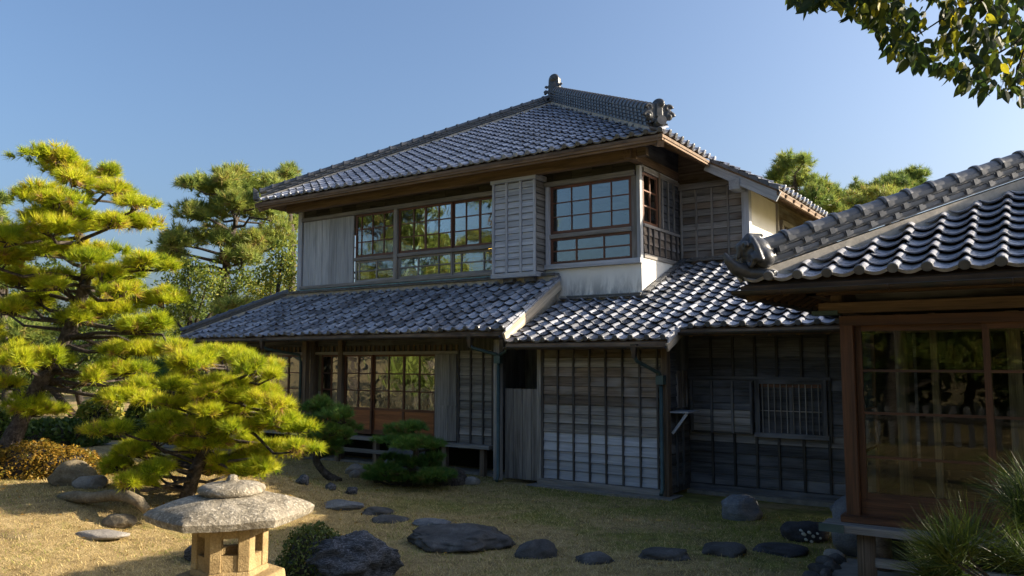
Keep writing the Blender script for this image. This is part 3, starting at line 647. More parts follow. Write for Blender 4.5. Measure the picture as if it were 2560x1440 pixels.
for i in range(22):
    x = X1+.3+i*.43; q_ = min(1.1, x-X1-.08); MB().bar((x, Y1+.05, Z1-.13+S1*.05), (x, Y1+q_, Z1-.13+S1*q_), .05, .06).build('rafter', 'w_eave', LR)
gutter_run(LR, (X1+.05, Y1-.05, Z1-.07), (X1r-.05, Y1-.05, Z1-.09))
# ---- wing roof
S0, Y0, Z0 = .43, 11.15, 2.42; c0 = 1/math.hypot(1, S0); s0 = S0*c0; X0, X0m = -7.74, -7.74+11*TW; zw = lambda y: Z0+S0*(y-Y0)
dy2 = 2*TE*c0; XW2 = X0m+17*TW
WR = slab(H, 'wing_roof', 'w_eave', [V3(x, y, zw(y)-dk) for x, y in ((X0, Y0), (X0m, Y0), (X0m, Y0+dy2), (XW2, Y0+dy2), (XW2, 14.9), (-6.1, 14.9), (-6.1, 13.1), (X0, 13.1))])
ALLT.append((field((X0, Y0, Z0), (1, 0, 0), (0, c0, s0), 28, 18, lambda c: (c[1] < 14.8 if c[0] > -6.08 else c[1] < 13.0) and c[0] < XW2, j0=lambda i: 0 if i < 11 else 2, jit=.006), WR, T_old, T_old_e, 'tile_old'))
verge_run(WR, (X0m+.03, Y0, Z0+.01), (X0m+.03, Y0+dy2+.1, zw(Y0+dy2+.1)+.01), (1, 0, 0), 3, .06, 'tile_old')
MB().bar((X0m+.02, Y0, Z0-.12), (X0m+.02, Y0+dy2+.15, zw(Y0+dy2+.15)-.12), .03, .12).build('barge_board', 'w_pale', WR)
B('fascia', 'w_eave', WR, X0, X0m, Y0+.012, Y0+.045, Z0-.12, Z0-.04); B('fascia', 'w_eave', WR, X0m+.05, XW2, Y0+dy2+.012, Y0+dy2+.045, zw(Y0+dy2)-.12, zw(Y0+dy2)-.04)
mortar(WR, (-7.75, 13.06, zw(13.06)+.05), (-6.1, 13.06, zw(13.06)+.05), .14, .10); ridge_stack(WR, (-7.72, 12.98, zw(12.98)+.045), (-6.05, 12.98, zw(12.98)+.045), 2, .055, .035, False, mat='ridge', lug=.014, seg=.28)
mortar(WR, (-6.05, 13.0, zw(13.0)+.04), (-6.05, 14.85, zw(14.85)+.04), .10, .10); ridge_stack(WR, (-6.0, 12.95, zw(12.95)+.05), (-6.0, 14.85, zw(14.85)+.05), 2, .05, .032, False, mat='ridge', lug=.014, seg=.26)
ridge_stack(WR, (-6.0, 14.82, zw(14.82)+.04), (-1, 14.82, zw(14.82)+.04), 2, .06, .04, False, mat='ridge', lug=.014, seg=.3)
gutter_run(WR, (X0+.02, Y0-.05, Z0-.085), (X0m+.02, Y0-.05, Z0-.10)); gutter_run(WR, (X0m+.05, Y0+dy2-.05, zw(Y0+dy2)-.07), (XW2, Y0+dy2-.05, zw(Y0+dy2)-.07))
for i in range(11): x = X0+.2+i*.27; MB().bar((x, Y0+.05, Z0-.11), (x, 11.8, zw(11.8)-.13), .045, .05).build('rafter', 'w_eave', WR)
for i in range(9): x = X0m+.2+i*.4; MB().bar((x, Y0+dy2+.05, zw(Y0+dy2)-.11), (x, 12.7, zw(12.7)-.13), .045, .05).build('rafter', 'w_eave', WR)
# nearest 300 tiles of the house are pieces of their own
cands = sorted(((p[0]**2+p[1]**2+(p[2]-CAMH)**2)-(0 if p[0] < -2 else -1e6), k, i) for k, (tl, *_) in enumerate(ALLT) for i, (p, *_r2) in enumerate(tl))
cut = set((k, i) for _, k, i in cands[:300])
for k, (tl, par, tm, te, mt) in enumerate(ALLT):
    keepids = {id(t[0]) for i, t in enumerate(tl) if (k, i) in cut}
    lay(tl, par, tm, te, lambda p: id(p) in keepids, mt)
# ---- lower left glazed front
part('lintel', 'w_mid', -17.0, -8.62, 12.08, 12.2, 2.235, 2.30)
B('transom_wall', 'w_dark', H, -17.0, -8.62, 12.16, 12.2, 2.302, 2.9)
for i in range(60): B('transom_slat', 'w_post', H, -17+i*.137, -17+i*.137+.05, 12.13, 12.158, 2.302, 2.42)
def glass_door(u0, u1, fr, zb=.60, zt_=2.235, cols=2):
    d = window(H, 'glass_door', fr, u0, u1, 1.09, zt_, cols, 3, 'w_red', 'glass_low', fw=.04, mw=.024)
    q = MB(); fr.hx(q, u0, u1, -.035, 0, zb, zb+.09); fr.hx(q, u0, u0+.05, -.035, 0, zb+.09, 1.088); fr.hx(q, u1-.05, u1, -.035, 0, zb+.09, 1.088); q.build('bottom_rail', 'w_red', d)
    fr.B('panel', 'w_redpanel', d, u0+.05, u1-.05, -.025, -.012, zb+.09, 1.088)
FD, FD2 = FRONT(12.12), FRONT(12.155)
for i, (a, b) in enumerate(((-16.9, -16.05), (-16.05, -15.2), (-15.2, -14.42), (-14.42, -13.62), (-13.36, -12.74), (-12.60, -11.79), (-11.80, -10.93), (-10.94, -10.07))): glass_door(a, b, FD if i % 2 else FD2)
for x in (-17.0, -13.54, -12.68): part('post', 'w_post', x-.06, x+.06, 12.05, 12.19, .05, 2.6)
part('post', 'w_post', -13.58, -13.46, 11.80, 11.92, .05, 2.75)
ps = part('plank_shutter', 'w_dark', -10.06, -9.52, 12.10, 12.12, .6, 2.235)
for a, b, z0_, z1_ in ((-10.06, -9.70, 1.25, 2.23), (-10.06, -9.74, .58, 1.25), (-9.74, -9.52, .58, 1.249), (-9.70, -9.52, 1.25, 2.23)): FRONT(12.1).B('plank', 'w_mid', ps, a+.003, b-.003, 0, .025+R.uniform(0, .008), z0_, z1_, along=2)
wl = part('wall', 'w_dark', -9.5, -8.62, 12.10, 12.16, .45, 2.6)
siding(wl, FRONT(12.1), -9.5, -8.63, .55, 2.30, .16, [-9.46, -9.17, -8.88, -8.66], 'w_mid', 'w_bat')
part('wall', 'w_dark', -8.62, -8.56, 12.1, 13.1, .1, 2.9)
part('engawa_edge', 'w_mid', -17.0, -8.6, 11.86, 12.06, .50, .56)
part('engawa_floor', 'w_post', -17.0, -8.6, 12.06, 14.0, .50, .555)
for x in (-16.5, -15.2, -13.9, -12.6, -11.5, -10.5, -9.7, -8.8): part('stub_post', 'w_post', x-.05, x+.05, 11.92, 12.02, .0, .498)
part('tie_rail', 'w_mid', -13, -10.4, 11.90, 11.918, .24, .32)
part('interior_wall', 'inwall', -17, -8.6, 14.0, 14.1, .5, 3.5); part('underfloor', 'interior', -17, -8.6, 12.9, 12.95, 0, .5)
for x in (-15.0, -13.2, -11.4, -9.8): part('interior_post', 'shoji', x-.06, x+.06, 13.7, 13.82, .55, 2.6)
for x0_, x1_ in ((-16, -15.1), (-13.1, -12.2), (-11.3, -10.4)): part('paper_screen', 'shoji', x0_, x1_, 13.85, 13.9, .6, 1.35)
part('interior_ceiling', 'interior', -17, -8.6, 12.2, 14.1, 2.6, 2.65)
part('corner_post', 'w_mid', -8.24, -8.12, 11.50, 11.62, .04, 2.48)
# ---- plank gate and boarded wing wall
ga = part('gate', 'w_dark', -8.10, -7.38, 11.70, 11.72, .1, 1.58)
for a, b in ((-8.11, -7.93), (-7.93, -7.74), (-7.74, -7.56), (-7.56, -7.37)): FRONT(11.70).B('plank', 'w_mid', ga, a+.004, b-.004, 0, .028+R.uniform(0, .006), .07, 1.62, along=2)
part('wall', 'w_dark', -8.56, -7.3, 13.0, 13.08, 0, 3.0)
ww = part('wall', 'w_dark', -7.35, -5.13, 11.70, 11.80, .1, 2.6)
siding(ww, FRONT(11.70), -7.34, -5.15, .12, 2.30, .158, [-7.32+.303*i for i in range(8)], 'w_brown', 'w_bat', pick=lambda z_: 'w_grey' if z_ < .85 else (R.choice(['w_grey', 'w_mid']) if z_ < 1.2 else R.choice(['w_mid', 'w_brown', 'w_brown'])), bw=.03)
part('sill_beam', 'w_mid', -7.40, -5.12, 11.62, 11.74, .03, .125)
part('post', 'w_mid', -7.42, -7.345, 11.64, 11.74, .03, 2.45)
part('post', 'w_post', -5.12, -5.02, 11.62, 11.76, .03, 2.45)
part('plinth', 'concrete', -7.5, -4.9, 11.42, 11.9, -.15, .028); part('plinth', 'concrete', -5.0, -1.2, 12.3, 12.7, -.15, .06)
part('plinth', 'concrete', -17, -8.3, 12.0, 12.4, -.15, .05)
# ---- short return wall with slatted opening and shelf
wr = part('wall', 'w_dark', -5.10, -5.045, 11.76, 12.56, .05, 2.7)
siding(wr, RIGHT(-5.045), 11.77, 12.50, .15, 1.32, .17, [11.95, 12.2], 'w_dark', 'w_dark'); siding(wr, RIGHT(-5.045), 11.77, 12.0, 1.36, 2.4, .17, [], 'w_dark', 'w_dark')
for i in range(6): B('slat', 'w_brown', wr, -5.045, -5.015, 12.02+i*.08, 12.045+i*.08, 1.36, 1.95)
B('shelf', 'w_grey', H, -5.02, -4.72, 11.72, 12.2, 1.30, 1.325); MB().bar((-4.76, 11.76, 1.29), (-5.0, 11.76, .98), .03, .04).build('shelf_strut', 'w_grey', H)
# ---- dark boarded back wall with barred window
wd = part('wall', 'w_dark', -5.04, -1.3, 12.56, 12.66, .05, 2.9); FB = FRONT(12.56)
def skipw(za, zb):
    if zb > .98 and za < 1.8: return [(-5.03, -3.93), (-2.86, -1.3)]
    return [(-5.03, -1.3)]
bx = [-4.64, -4.28, -3.93, -3.59, -3.22, -2.85]
siding(wd, FB, -5.03, -1.3, .14, 2.48, .17, [(x, .14, .95) for x in bx]+[(x, 1.86, 2.48) for x in bx]+[(-2.82, .9, 1.86)], 'w_dark', 'w_black', skip=skipw, pick=lambda z_: R.choice(['w_dark', 'w_dark', 'w_mid']) if z_ > .3 and z_ < 1.1 else 'w_dark')
FB.B('rail', 'w_dark', wd, -5.03, -2.80, .02, .07, 1.81, 1.86); FB.B('sill_beam', 'w_dark', wd, -5.03, -1.3, .0, .07, .04, .14)
sc2 = FB.B('shutter_case', 'w_dark', H, -4.98, -3.96, .03, .07, .96, 1.80)
siding(sc2, FRONT(12.49), -4.97, -3.98, .98, 1.78, .115, [-4.95, -4.62, -4.28, -3.98], 'w_dark', 'w_dark', pick=lambda z_: 'w_mid' if z_ < 1.3 else 'w_dark')
bw_ = FB.B('barred_window', 'interior', H, -3.92, -2.87, -.05, -.02, .98, 1.80)
for a in ((-3.93, -3.86, .0, .08, .96, 1.82), (-2.93, -2.86, .0, .08, .93, 1.82), (-3.86, -2.93, .0, .08, 1.75, 1.82), (-3.95, -2.84, .0, .09, .93, 1.0)): FB.B('frame', 'w_dark', bw_, *a)
FB.B('frame', 'w_red', bw_, -3.86, -2.93, .0, .03, 1.70, 1.748)
FB.B('pane', 'glass', bw_, -3.85, -3.40, -.012, -.008, 1.0, 1.72); FB.B('pane', 'glass', bw_, -3.39, -2.94, -.012, -.008, 1.0, 1.72)
FB.B('frame', 'w_dark', bw_, -3.42, -3.38, -.006, .02, 1.0, 1.70)
for i in range(10): FB.B('bar', 'w_mid', bw_, -3.83+i*.093, -3.818+i*.093, .03, .045, 1.0, 1.75)
FB.B('bar', 'w_mid', bw_, -3.86, -2.93, .012, .026, 1.33, 1.345)
part('rear_wall', 'w_dark', -17.0, -1.4, 15.1, 15.2, -.1, 3.5); part('rear_wall', 'w_dark', -1.45, -1.38, 12.66, 15.1, -.1, 2.9); part('rear_wall', 'w_dark', -15.1, -4.9, 19.5, 19.6, -.1, 5.4)
part('rear_wall', 'w_dark', -7.36, -7.30, 11.8, 15.1, -.1, 2.6)
# ---- rainwater pipes
def hopper(x, y, z, par): MB().lathe((x, y, z), [(.035, -.16), (.06, -.02), (.065, .06)], 4, math.pi/4, False).build('hopper', 'gutter', par)
def pipe(pts, par=None, r=.03): MB().tube(pts, [r]*len(pts), 10).build('downpipe', 'pipe', par or H)
hopper(-8.5, Y1-.05, 2.50, H); pipe([(-8.5, Y1-.05, 2.38), (-8.48, Y1+.0, 2.33), (-8.12, 11.42, 2.22), (-8.10, 11.46, 2.16)]); pipe([(X0+.05, Y0-.05, 2.31), (-7.85, 11.3, 2.26), (-8.10, 11.45, 2.2)], r=.026)
B('pipe_box', 'pipe', H, -8.165, -8.04, 11.40, 11.50, 2.06, 2.2); pipe([(-8.10, 11.45, 2.07), (-8.10, 11.45, .12), (-8.07, 11.36, .05)])
hopper(-5.32, Y0-.05, 2.30, H); pipe([(-5.32, Y0-.05, 2.17), (-5.31, Y0+.02, 2.1), (-5.10, 11.50, 1.92), (-5.09, 11.55, 1.86)])
B('pipe_box', 'pipe', H, -5.15, -5.03, 11.49, 11.61, 1.74, 1.88); pipe([(-5.09, 11.55, 1.75), (-5.09, 11.55, .16), (-5.07, 11.44, .08)])
hopper(-14.1, Y1-.05, 2.52, H); pipe([(-14.1, Y1-.05, 2.42), (-14.08, Y1+.05, 2.36), (-13.62, 11.75, 2.24), (-13.6, 11.78, 2.1), (-13.6, 11.78, .1)])
# ---- upper rooms seen through the glass
part('interior_floor', 'w_post', -15.1, -6.25, 13.2, 18.5, 3.74, 3.80); part('interior_ceiling', 'inwall', -15.1, -6.25, 13.25, 18.5, 5.80, 5.86)
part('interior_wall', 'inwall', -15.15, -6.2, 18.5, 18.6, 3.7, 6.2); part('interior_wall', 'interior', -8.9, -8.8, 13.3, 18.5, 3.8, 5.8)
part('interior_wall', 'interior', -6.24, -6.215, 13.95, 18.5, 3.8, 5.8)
for (a, b, c, d) in ((13.18, 13.9, 3.6, 6.0), (13.9, 17.6, 3.6, 3.92), (13.9, 17.6, 5.42, 6.0), (17.6, 18.5, 3.6, 6.0)): part('wall', 'w_mid', -15.22, -15.16, a, b, c, d)
sw = part('side_window', 'w_red', -15.21, -15.17, 13.9, 17.6, 4.40, 4.45)
for i in range(1, 10): B('muntin', 'w_red', sw, -15.205, -15.175, 13.9+i*.37-.012-(.02 if i % 3 == 0 else 0), 13.9+i*.37+.012, 3.92, 5.42)
for zz in (4.75, 5.08): B('muntin', 'w_red', sw, -15.203, -15.178, 13.9, 17.6, zz, zz+.022)
for x, y in ((-14.0, 14.35), (-11.9, 14.35), (-10.1, 14.35), (-14.0, 17.2)): part('interior_post', 'inwall', x-.06, x+.06, y-.06, y+.06, 3.8, 5.8)
part('interior_transom', 'inwall', -15.1, -8.9, 14.33, 14.37, 5.38, 5.8)
for zz in (3.95, 4.1, 4.25): part('railing_bar', 'w_eave', -15.1, -15.08, 13.9, 17.6, zz, zz+.03)
for x, y, z_, r in ((-10.5, 15.6, 5.42, .09), (-12.0, 16.6, 5.0, .06), (-9.6, 15.2, 5.02, .05)):
    MB().lathe((x, y, z_), [(r*.4, -r), (r*.95, -r*.4), (r, .1*r), (r*.7, r*.8), (r*.25, r*1.1)], 14).build('lamp_shade', 'lamp', H); MB().tube([(x, y, z_+r), (x, y, 5.8)], [.008, .008], 5).build('lamp_cord', 'interior', H)

# ------------------------------------------------------------------ the near annex on the right
A = thing('garden_annex', (0, 9, 0), 'single-storey annex with large glazed doors and hipped smoked tile roof, near right', 'house')
AX, AY, AZ, AS = -2.45, 7.45, 2.84, .48; ca = 1/math.hypot(1, AS); sa = AS*ca; AD = 3.2; AXR = 9.0
hipT = V3(AX+AD, AY+AD, AZ+AS*AD)
am = MB()
for pts in ([(AX, AY, AZ), (AXR, AY, AZ), (AXR, AY+AD, hipT[2]), tuple(hipT)], [(AX, AY+2*AD, AZ), (AX, AY, AZ), tuple(hipT)], [(AXR, AY+2*AD, AZ), (AX, AY+2*AD, AZ), tuple(hipT), (AXR, AY+AD, hipT[2])]):
    n = len(pts); b = len(am.v)
    for p in pts: am.v.append(V3(*p)-V3(0, 0, dk)); am.g.append(V3(*p))
    for p in pts: am.v.append(V3(*p)-V3(0, 0, dk+.05)); am.g.append(V3(*p))
    am.f.append([b+i for i in range(n)]); am.f.append([b+n+i for i in range(n)][::-1])
    for i in range(n): j = (i+1) % n; am.f.append([b+i, b+i+n, b+j+n, b+j])
    am.sm += [False]*(n+2)
AR = am.build('annex_roof', 'w_aeave', A)
T_near, T_near_e = make_tile('tile_near', False, .056, .018), make_tile('tile_near', True, .056, .018)
tl = field((AX+.03, AY, AZ), (1, 0, 0), (0, ca, sa), 34, 15, lambda c: c[0]-AX > c[1]-AY+.02, jit=.0035)
tl2 = field((AX, AY+2*AD, AZ), (0, -1, 0), (ca, 0, sa), 24, 2, lambda c: c[1]-AY > c[0]-AX, jit=.003)
lay(tl, AR, T_near, T_near_e, lambda p: p[0] < 1.6, 'tile_near'); lay(tl2, AR, T_near, T_near_e, lambda p: False, 'tile_near')
r0 = V3(AX+.16, AY+.16, AZ+AS*.16)
mortar(AR, r0+V3(0, 0, .01), hipT+V3(0, 0, .01), .25, .13)
ridge_stack(AR, r0+V3(0, 0, .085), hipT+V3(0, 0, .085), 3, .095, .066, True, .072, 'ridge', .022, .285, lugh=.012)
ridge_stack(AR, hipT+V3(0, 0, .05), (AXR, hipT[1], hipT[2]+.05), 4, .10, .06, True, .075, 'ridge', .02, .5, as_objects=False)
# corner ornament: shell shaped body with scrolls, and the upturned corner tile below it
oc = r0+V3(-.06, -.06, .07); ud = V3(-.7071, -.7071, 0); us = V3(.7071, -.7071, 0); uz = V3(0, 0, 1); P = []
P.append(('s', Vector(oc+uz*.15-ud*.02), .15, (1, 1, 1.0))); P.append(('s', Vector(oc+uz*.10-ud*.10), .13)); P.append(('s', Vector(oc+us*.12+uz*.08-ud*.04), .10)); P.append(('s', Vector(oc-us*.12+uz*.08-ud*.04), .10))
for q in (-1, 1):
    P.append(swirl(oc+us*q*.11+uz*.05+ud*.08, us*q, uz, .075, 1.4, .03)); P.append(swirl(oc+us*q*.06+uz*.19+ud*.12, us*q, uz, .05, 1.2, .022))
    P.append(('t', [oc+us*q*.02+uz*.30+ud*.04, oc+us*q*.10+uz*.26+ud*.06, oc+us*q*.17+uz*.16+ud*.05, oc+us*q*.20+uz*.04+ud*.03], [.02, .026, .03, .035]))
P.append(('t', [oc+uz*.32-ud*.10, oc+uz*.31+ud*.05, oc+uz*.2+ud*.15, oc+uz*.08+ud*.16], [.02, .03, .03, .02]))
blob_ornament('ridge_ornament', P, 'oni', AR, .011, 2)
blob_ornament('corner_tile', [('t', [oc-ud*.10-uz*.03, oc+ud*.10-uz*.04, oc+ud*.20-uz*.0, oc+ud*.27+uz*.07, oc+ud*.30+uz*.14], [.10, .085, .065, .04, .012]), ('t', [oc+us*.22-uz*.09-ud*.1, oc+us*.1-uz*.06, oc+ud*.1-uz*.05], [.05, .055, .05])], 'oni', AR, .011, 2)
B('fascia', 'w_aeave', AR, AX+.03, AXR, AY+.012, AY+.05, AZ-.125, AZ-.04); B('fascia', 'w_aeave', AR, AX+.012, AX+.05, AY+.05, AY+2*AD, AZ-.125, AZ-.04)
gutter_run(AR, (AX-.06, AY-.05, AZ-.085), (6, AY-.05, AZ-.095), .042, .9); gutter_run(AR, (AX-.055, AY, AZ-.085), (AX-.055, AY+4.2, AZ-.095), .05, .9)
for i in range(12): x = AX+.4+i*.33; q_ = min(1.0, x-AX-.08); MB().bar((x, AY+.05, AZ-.13+AS*.05), (x, AY+q_, AZ-.13+AS*q_), .05, .06).build('rafter', 'w_aeave', AR)
for i in range(16): y = AY+.35+i*.27; q_ = min(.95, y-AY-.08); MB().bar((AX+.05, y, AZ-.13+AS*.05), (AX+q_, y, AZ-.13+AS*q_), .05, .06).build('rafter', 'w_aeave', AR)
MB().bar((AX+.05, AY+.05, AZ-.15+AS*.05), (AX+1.05, AY+1.05, AZ-.16+AS*1.05), .09, .12).build('corner_beam', 'w_aeave', AR)
def ap(name, mat, *a, along=None): return B(name, mat, A, *a, along=along)
ap('eave_beam', 'w_aeave', -1.95, 8, 7.80, 7.90, 2.72, 2.83); ap('eave_beam', 'w_aeave', -1.95, -1.85, 7.80, 12, 2.72, 2.83)
ap('lintel_beam', 'w_beam', -1.90, 8, 8.08, 8.22, 2.56, 2.66); ap('lintel_beam', 'w_beam', -1.74, -1.60, 8.22, 12.2, 2.56, 2.66)
B('beam_end', 'pipe', A, -1.96, -1.72, 8.06, 8.24, 2.545, 2.585)
ap('lintel', 'w_redd', -1.72, 8, 8.12, 8.24, 2.44, 2.53); ap('transom_panel', 'w_dark', -1.6, 8, 8.3, 8.34, 2.66, 3.1)
ap('post', 'w_post', -1.80, -1.70, 8.16, 8.26, 2.66, 2.95)
ap('corner_post', 'w_redd', -1.72, -1.605, 8.13, 8.25, .62, 2.44)
FA, FA2 = FRONT(8.165), FRONT(8.21)
for i, (a, b) in enumerate(((-1.60, -.48), (-.54, .60), (.54, 1.68), (1.62, 2.76), (2.7, 3.84))):
    fr = FA if i % 2 else FA2
    d = window(A, 'glass_door', fr, a, b, .80, 2.44, 1, [1.20, 1.61, 2.01], 'w_redd', 'glass_near', fw=.055, mw=.024, pane_tilt=.0015)
    fr.B('bottom_rail', 'w_redd', d, a, b, -.035, -.0, .66, .799)
ap('threshold', 'w_redd', -1.76, 6, 8.06, 8.26, .60, .66); ap('engawa_edge', 'w_mid', -1.90, 6, 7.90, 8.20, .53, .596); B('beam_end', 'pipe', A, -1.92, -1.70, 7.885, 7.90, .528, .60)
ap('engawa_floor', 'w_redd', -1.7, 6, 8.26, 9.3, .55, .62); ap('tatami_floor', 'w_black', -1.7, 6, 9.3, 12.3, .55, .66)
for x in (-1.55, .3, 2.1): MB().tube([(x, 8.1, -.02), (x, 8.1, .53)], [.085, .08], 14).build('stub_post', 'w_post', A)
ap('tie_rail', 'w_mid', -1.5, 4, 8.07, 8.12, .22, .30)
MB().lathe((-1.55, 8.9, 0), [(.09, 0), (.08, .55)], 10).build('stub_post', 'w_post', A)
MB().tube([(-1.36, 9.28, .6), (-1.36, 9.28, 2.6)], [.065, .06], 12).build('interior_post', 'w_post', A)
for x, w_ in ((-1.05, .03), (-.35, .06), (.75, .05), (1.7, .05)): ap('interior_post', 'w_post', x-w_, x+w_, 9.24, 9.36, .62, 2.6)
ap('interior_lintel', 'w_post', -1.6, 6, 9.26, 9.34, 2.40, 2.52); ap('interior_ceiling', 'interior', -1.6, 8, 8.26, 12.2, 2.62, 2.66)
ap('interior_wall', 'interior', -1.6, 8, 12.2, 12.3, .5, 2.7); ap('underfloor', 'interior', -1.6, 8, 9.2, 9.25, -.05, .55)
ap('wall', 'w_dark', -1.72, -1.64, 9.4, 12.2, .5, 2.56); ap('wall', 'w_dark', 3.86, 8, 8.15, 8.3, .5, 2.6); ap('wall', 'w_dark', 7.9, 8, 8.3, 12.3, 0, 3.2)
window(A, 'side_door', Fr((-1.66, 0, 0), (0, 1, 0), (-1, 0, 0)), 8.27, 9.35, .66, 2.44, 1, [1.2, 1.61, 2.01], 'w_redd', 'glass_near', fw=.05, mw=.024)
ap('side_threshold', 'w_redd', -1.75, -1.61, 8.26, 12.2, .56, .655)
# ------------------------------------------------------------------ stone lantern
LX, LY = -3.76, 2.80; lg = float(gz(LX, LY))
L = thing('stone_lantern', (LX, LY, lg), 'granite garden lantern with wide six-sided roof and open firebox in front of the pines', 'lantern')
hrot = rad(34.3+18)
def hexring(r, z_, rot=hrot): return [V3(LX+r*math.cos(rot+k*math.pi/3), LY+r*math.sin(rot+k*math.pi/3), z_) for k in range(6)]
def hexroof():
    bm = bmesh.new(); prof = [(.37, 1.246), (.43, 1.250), (.442, 1.286), (.42, 1.305), (.375, 1.327), (.31, 1.351), (.24, 1.37), (.17, 1.382), (.10, 1.387)]; sub = 6; rings = []
    for r, z_ in prof:
        H6 = hexring(r, z_); ring = []
        for k in range(6):
            for t in range(sub):
                p = H6[k]*(1-t/sub)+H6[(k+1) % 6]*(t/sub); e = abs(t/sub-.0); e = min(e, 1-e)*2
                n_ = noise.noise(Vector(p)*9)*.004+noise.noise(Vector(p)*30)*.003
                ring.append(bm.verts.new((p[0], p[1], p[2]+n_+.012*(1-e)*max(0, (r-.2)/.28)**2)))
        rings.append(ring)
    for a, b in zip(rings[:-1], rings[1:]):
        for k in range(len(a)): bm.faces.new((a[k], a[(k+1) % len(a)], b[(k+1) % len(a)], b[k]))
    bm.faces.new(rings[0][::-1]); bm.faces.new(rings[-1])
    for f_ in bm.faces: f_.smooth = True
    me = bpy.data.meshes.new('roof'); bm.to_mesh(me); bm.free(); me.materials.append(M['stone_cap'])
    for v in me.vertices: v.co -= Vector((LX, LY, 1.3))
    o = link('roof', me, L, (LX, LY, 1.3)); md = o.modifiers.new('edge', 'EDGE_SPLIT'); md.split_angle = rad(38); return o
hexroof()
MB().lathe((LX, LY, 0), [(.13, 1.372), (.168, 1.385), (.178, 1.402), (.172, 1.420), (.14, 1.434), (.07, 1.443), (.035, 1.452), (.026, 1.468), (.024, 1.476), (.012, 1.482)], 28, 0, True, .012).build('finial', 'stone_cap', L)
def hexprism(r0, r1, z0_, z1_, name, mat, bev=.008):
    mb = MB(); a, b = hexring(r0, z0_), hexring(r1, z1_)
    for p in a+b: mb.v.append(p); mb.g.append(p)
    mb.f = [list(range(6))[::-1], list(range(6, 12))]+[[k, (k+1) % 6, 6+(k+1) % 6, 6+k] for k in range(6)]; mb.sm = [False]*8
    return mb.build(name, mat, L, bevel=bev)
hexprism(.20, .21, 1.212, 1.252, 'firebox_top', 'stone_l'); hexprism(.205, .20, .965, 1.0, 'firebox_bottom', 'stone_l')
fb = hexprism(.06, .06, 1.0, 1.02, 'firebox', 'stone_l', 0)
ra = hexring(.198, 0)
for k in range(6):
    a, b = ra[k], ra[(k+1) % 6]; u = (b-a)/np.linalg.norm(b-a); n_ = V3(u[1], -u[0], 0); w_ = np.linalg.norm(b-a); mid = (a+b)/2
    if n_ @ (mid-V3(LX, LY, 0)) < 0: n_ = -n_
    fr = Fr(a, u, n_)
    fr.hx(MB(), 0, .058, -.05, 0, 1.0, 1.212).build('firebox_pillar', 'stone_l', L, bevel=.004); fr.hx(MB(), w_-.058, w_, -.05, -.001, 1.0, 1.212).build('firebox_pillar', 'stone_l', L, bevel=.004)
    fr.B('firebox_panel', 'stone_l', L, .058, w_-.058, -.045, -.008, 1.0, 1.075 if k % 2 else 1.085); fr.B('firebox_panel', 'stone_l', L, .058, w_-.058, -.045, -.008, 1.172, 1.212)
hexprism(.30, .29, .88, .965, 'platform', 'stone_l', .012); hexprism(.20, .30, .80, .88, 'platform_base', 'stone_l', .012)
MB().lathe((LX, LY, 0), [(.16, lg+.10), (.12, lg+.2), (.115, .6), (.14, .80)], 20).build('shaft', 'stone_l', L); hexprism(.33, .28, lg-.05, lg+.12, 'base', 'stone_l', .02)
# ------------------------------------------------------------------ rocks and stepping stones
def gbp(x, y, z_):
    d = _F+_r*(x-1280)/FPX+_U*(720-y)/FPX; return V3(0, 0, CAMH)+d*((z_-CAMH)/d[2])
def rock(name, label, cat, c, size, seed, mat, rotz=0.0, sub=4, rough=.16, cuts=7, group=None, sink=.24, ridged=0.0, parts=None):
    rg = random.Random(seed); bm = bmesh.new(); bmesh.ops.create_icosphere(bm, subdivisions=sub, radius=1)
    pl_ = []
    for _ in range(cuts):
        a = rg.uniform(0, 2*math.pi); zc = rg.uniform(-.2, 1); q = math.sqrt(max(0, 1-zc*zc)); pl_.append((Vector((q*math.cos(a), q*math.sin(a), zc)), rg.uniform(.68, .92)))
    off = Vector((rg.uniform(-50, 50), rg.uniform(-50, 50), rg.uniform(-50, 50)))
    for v in bm.verts:
        p = v.co.copy()
        for n_, d in pl_:
            e = p.dot(n_)-d
            if e > 0: p -= n_*e*.92
        q = noise.fractal(v.co*1.3+off, .9, 2.0, 5)*rough+noise.noise(v.co*5+off)*rough*.25
        if ridged: q -= abs(noise.noise(Vector((v.co.x*1.5+v.co.z*.5, v.co.y*6+v.co.x, v.co.z*1.2))+off))*ridged
        p *= 1+q; v.co = Vector((p.x*size[0], p.y*size[1], p.z*size[2]))
    bmesh.ops.rotate(bm, matrix=Matrix.Rotation(rotz, 3, 'Z'), verts=bm.verts)
    for f_ in bm.faces: f_.smooth = True
    me = bpy.data.meshes.new(name); bm.to_mesh(me); bm.free(); me.materials.append(M[mat])
    o = link(name, me, None, (c[0], c[1], float(gz(c[0], c[1]))+size[2]*(1-2*sink)-.0 if len(c) == 2 else c[2])); return tag(o, label, cat, group)
va = rad(34.3)                                        # direction across the line of sight
rock('boulder', 'jagged dark boulder with pale veins beside the clipped round bush', 'rock', (-5.95, 5.80), (.56, .42, .30), 12, 'stone_d', va, 5, .20, 11, ridged=.30)
rock('flat_boulder', 'broad flat dark stone, the largest in the stepping path', 'stone', (-5.85, 7.42), (.66, .48, .17), 5, 'stone_flat', va, 5, .17, 7, sink=.36, ridged=.10)
G = 'stepping stones across the lawn'
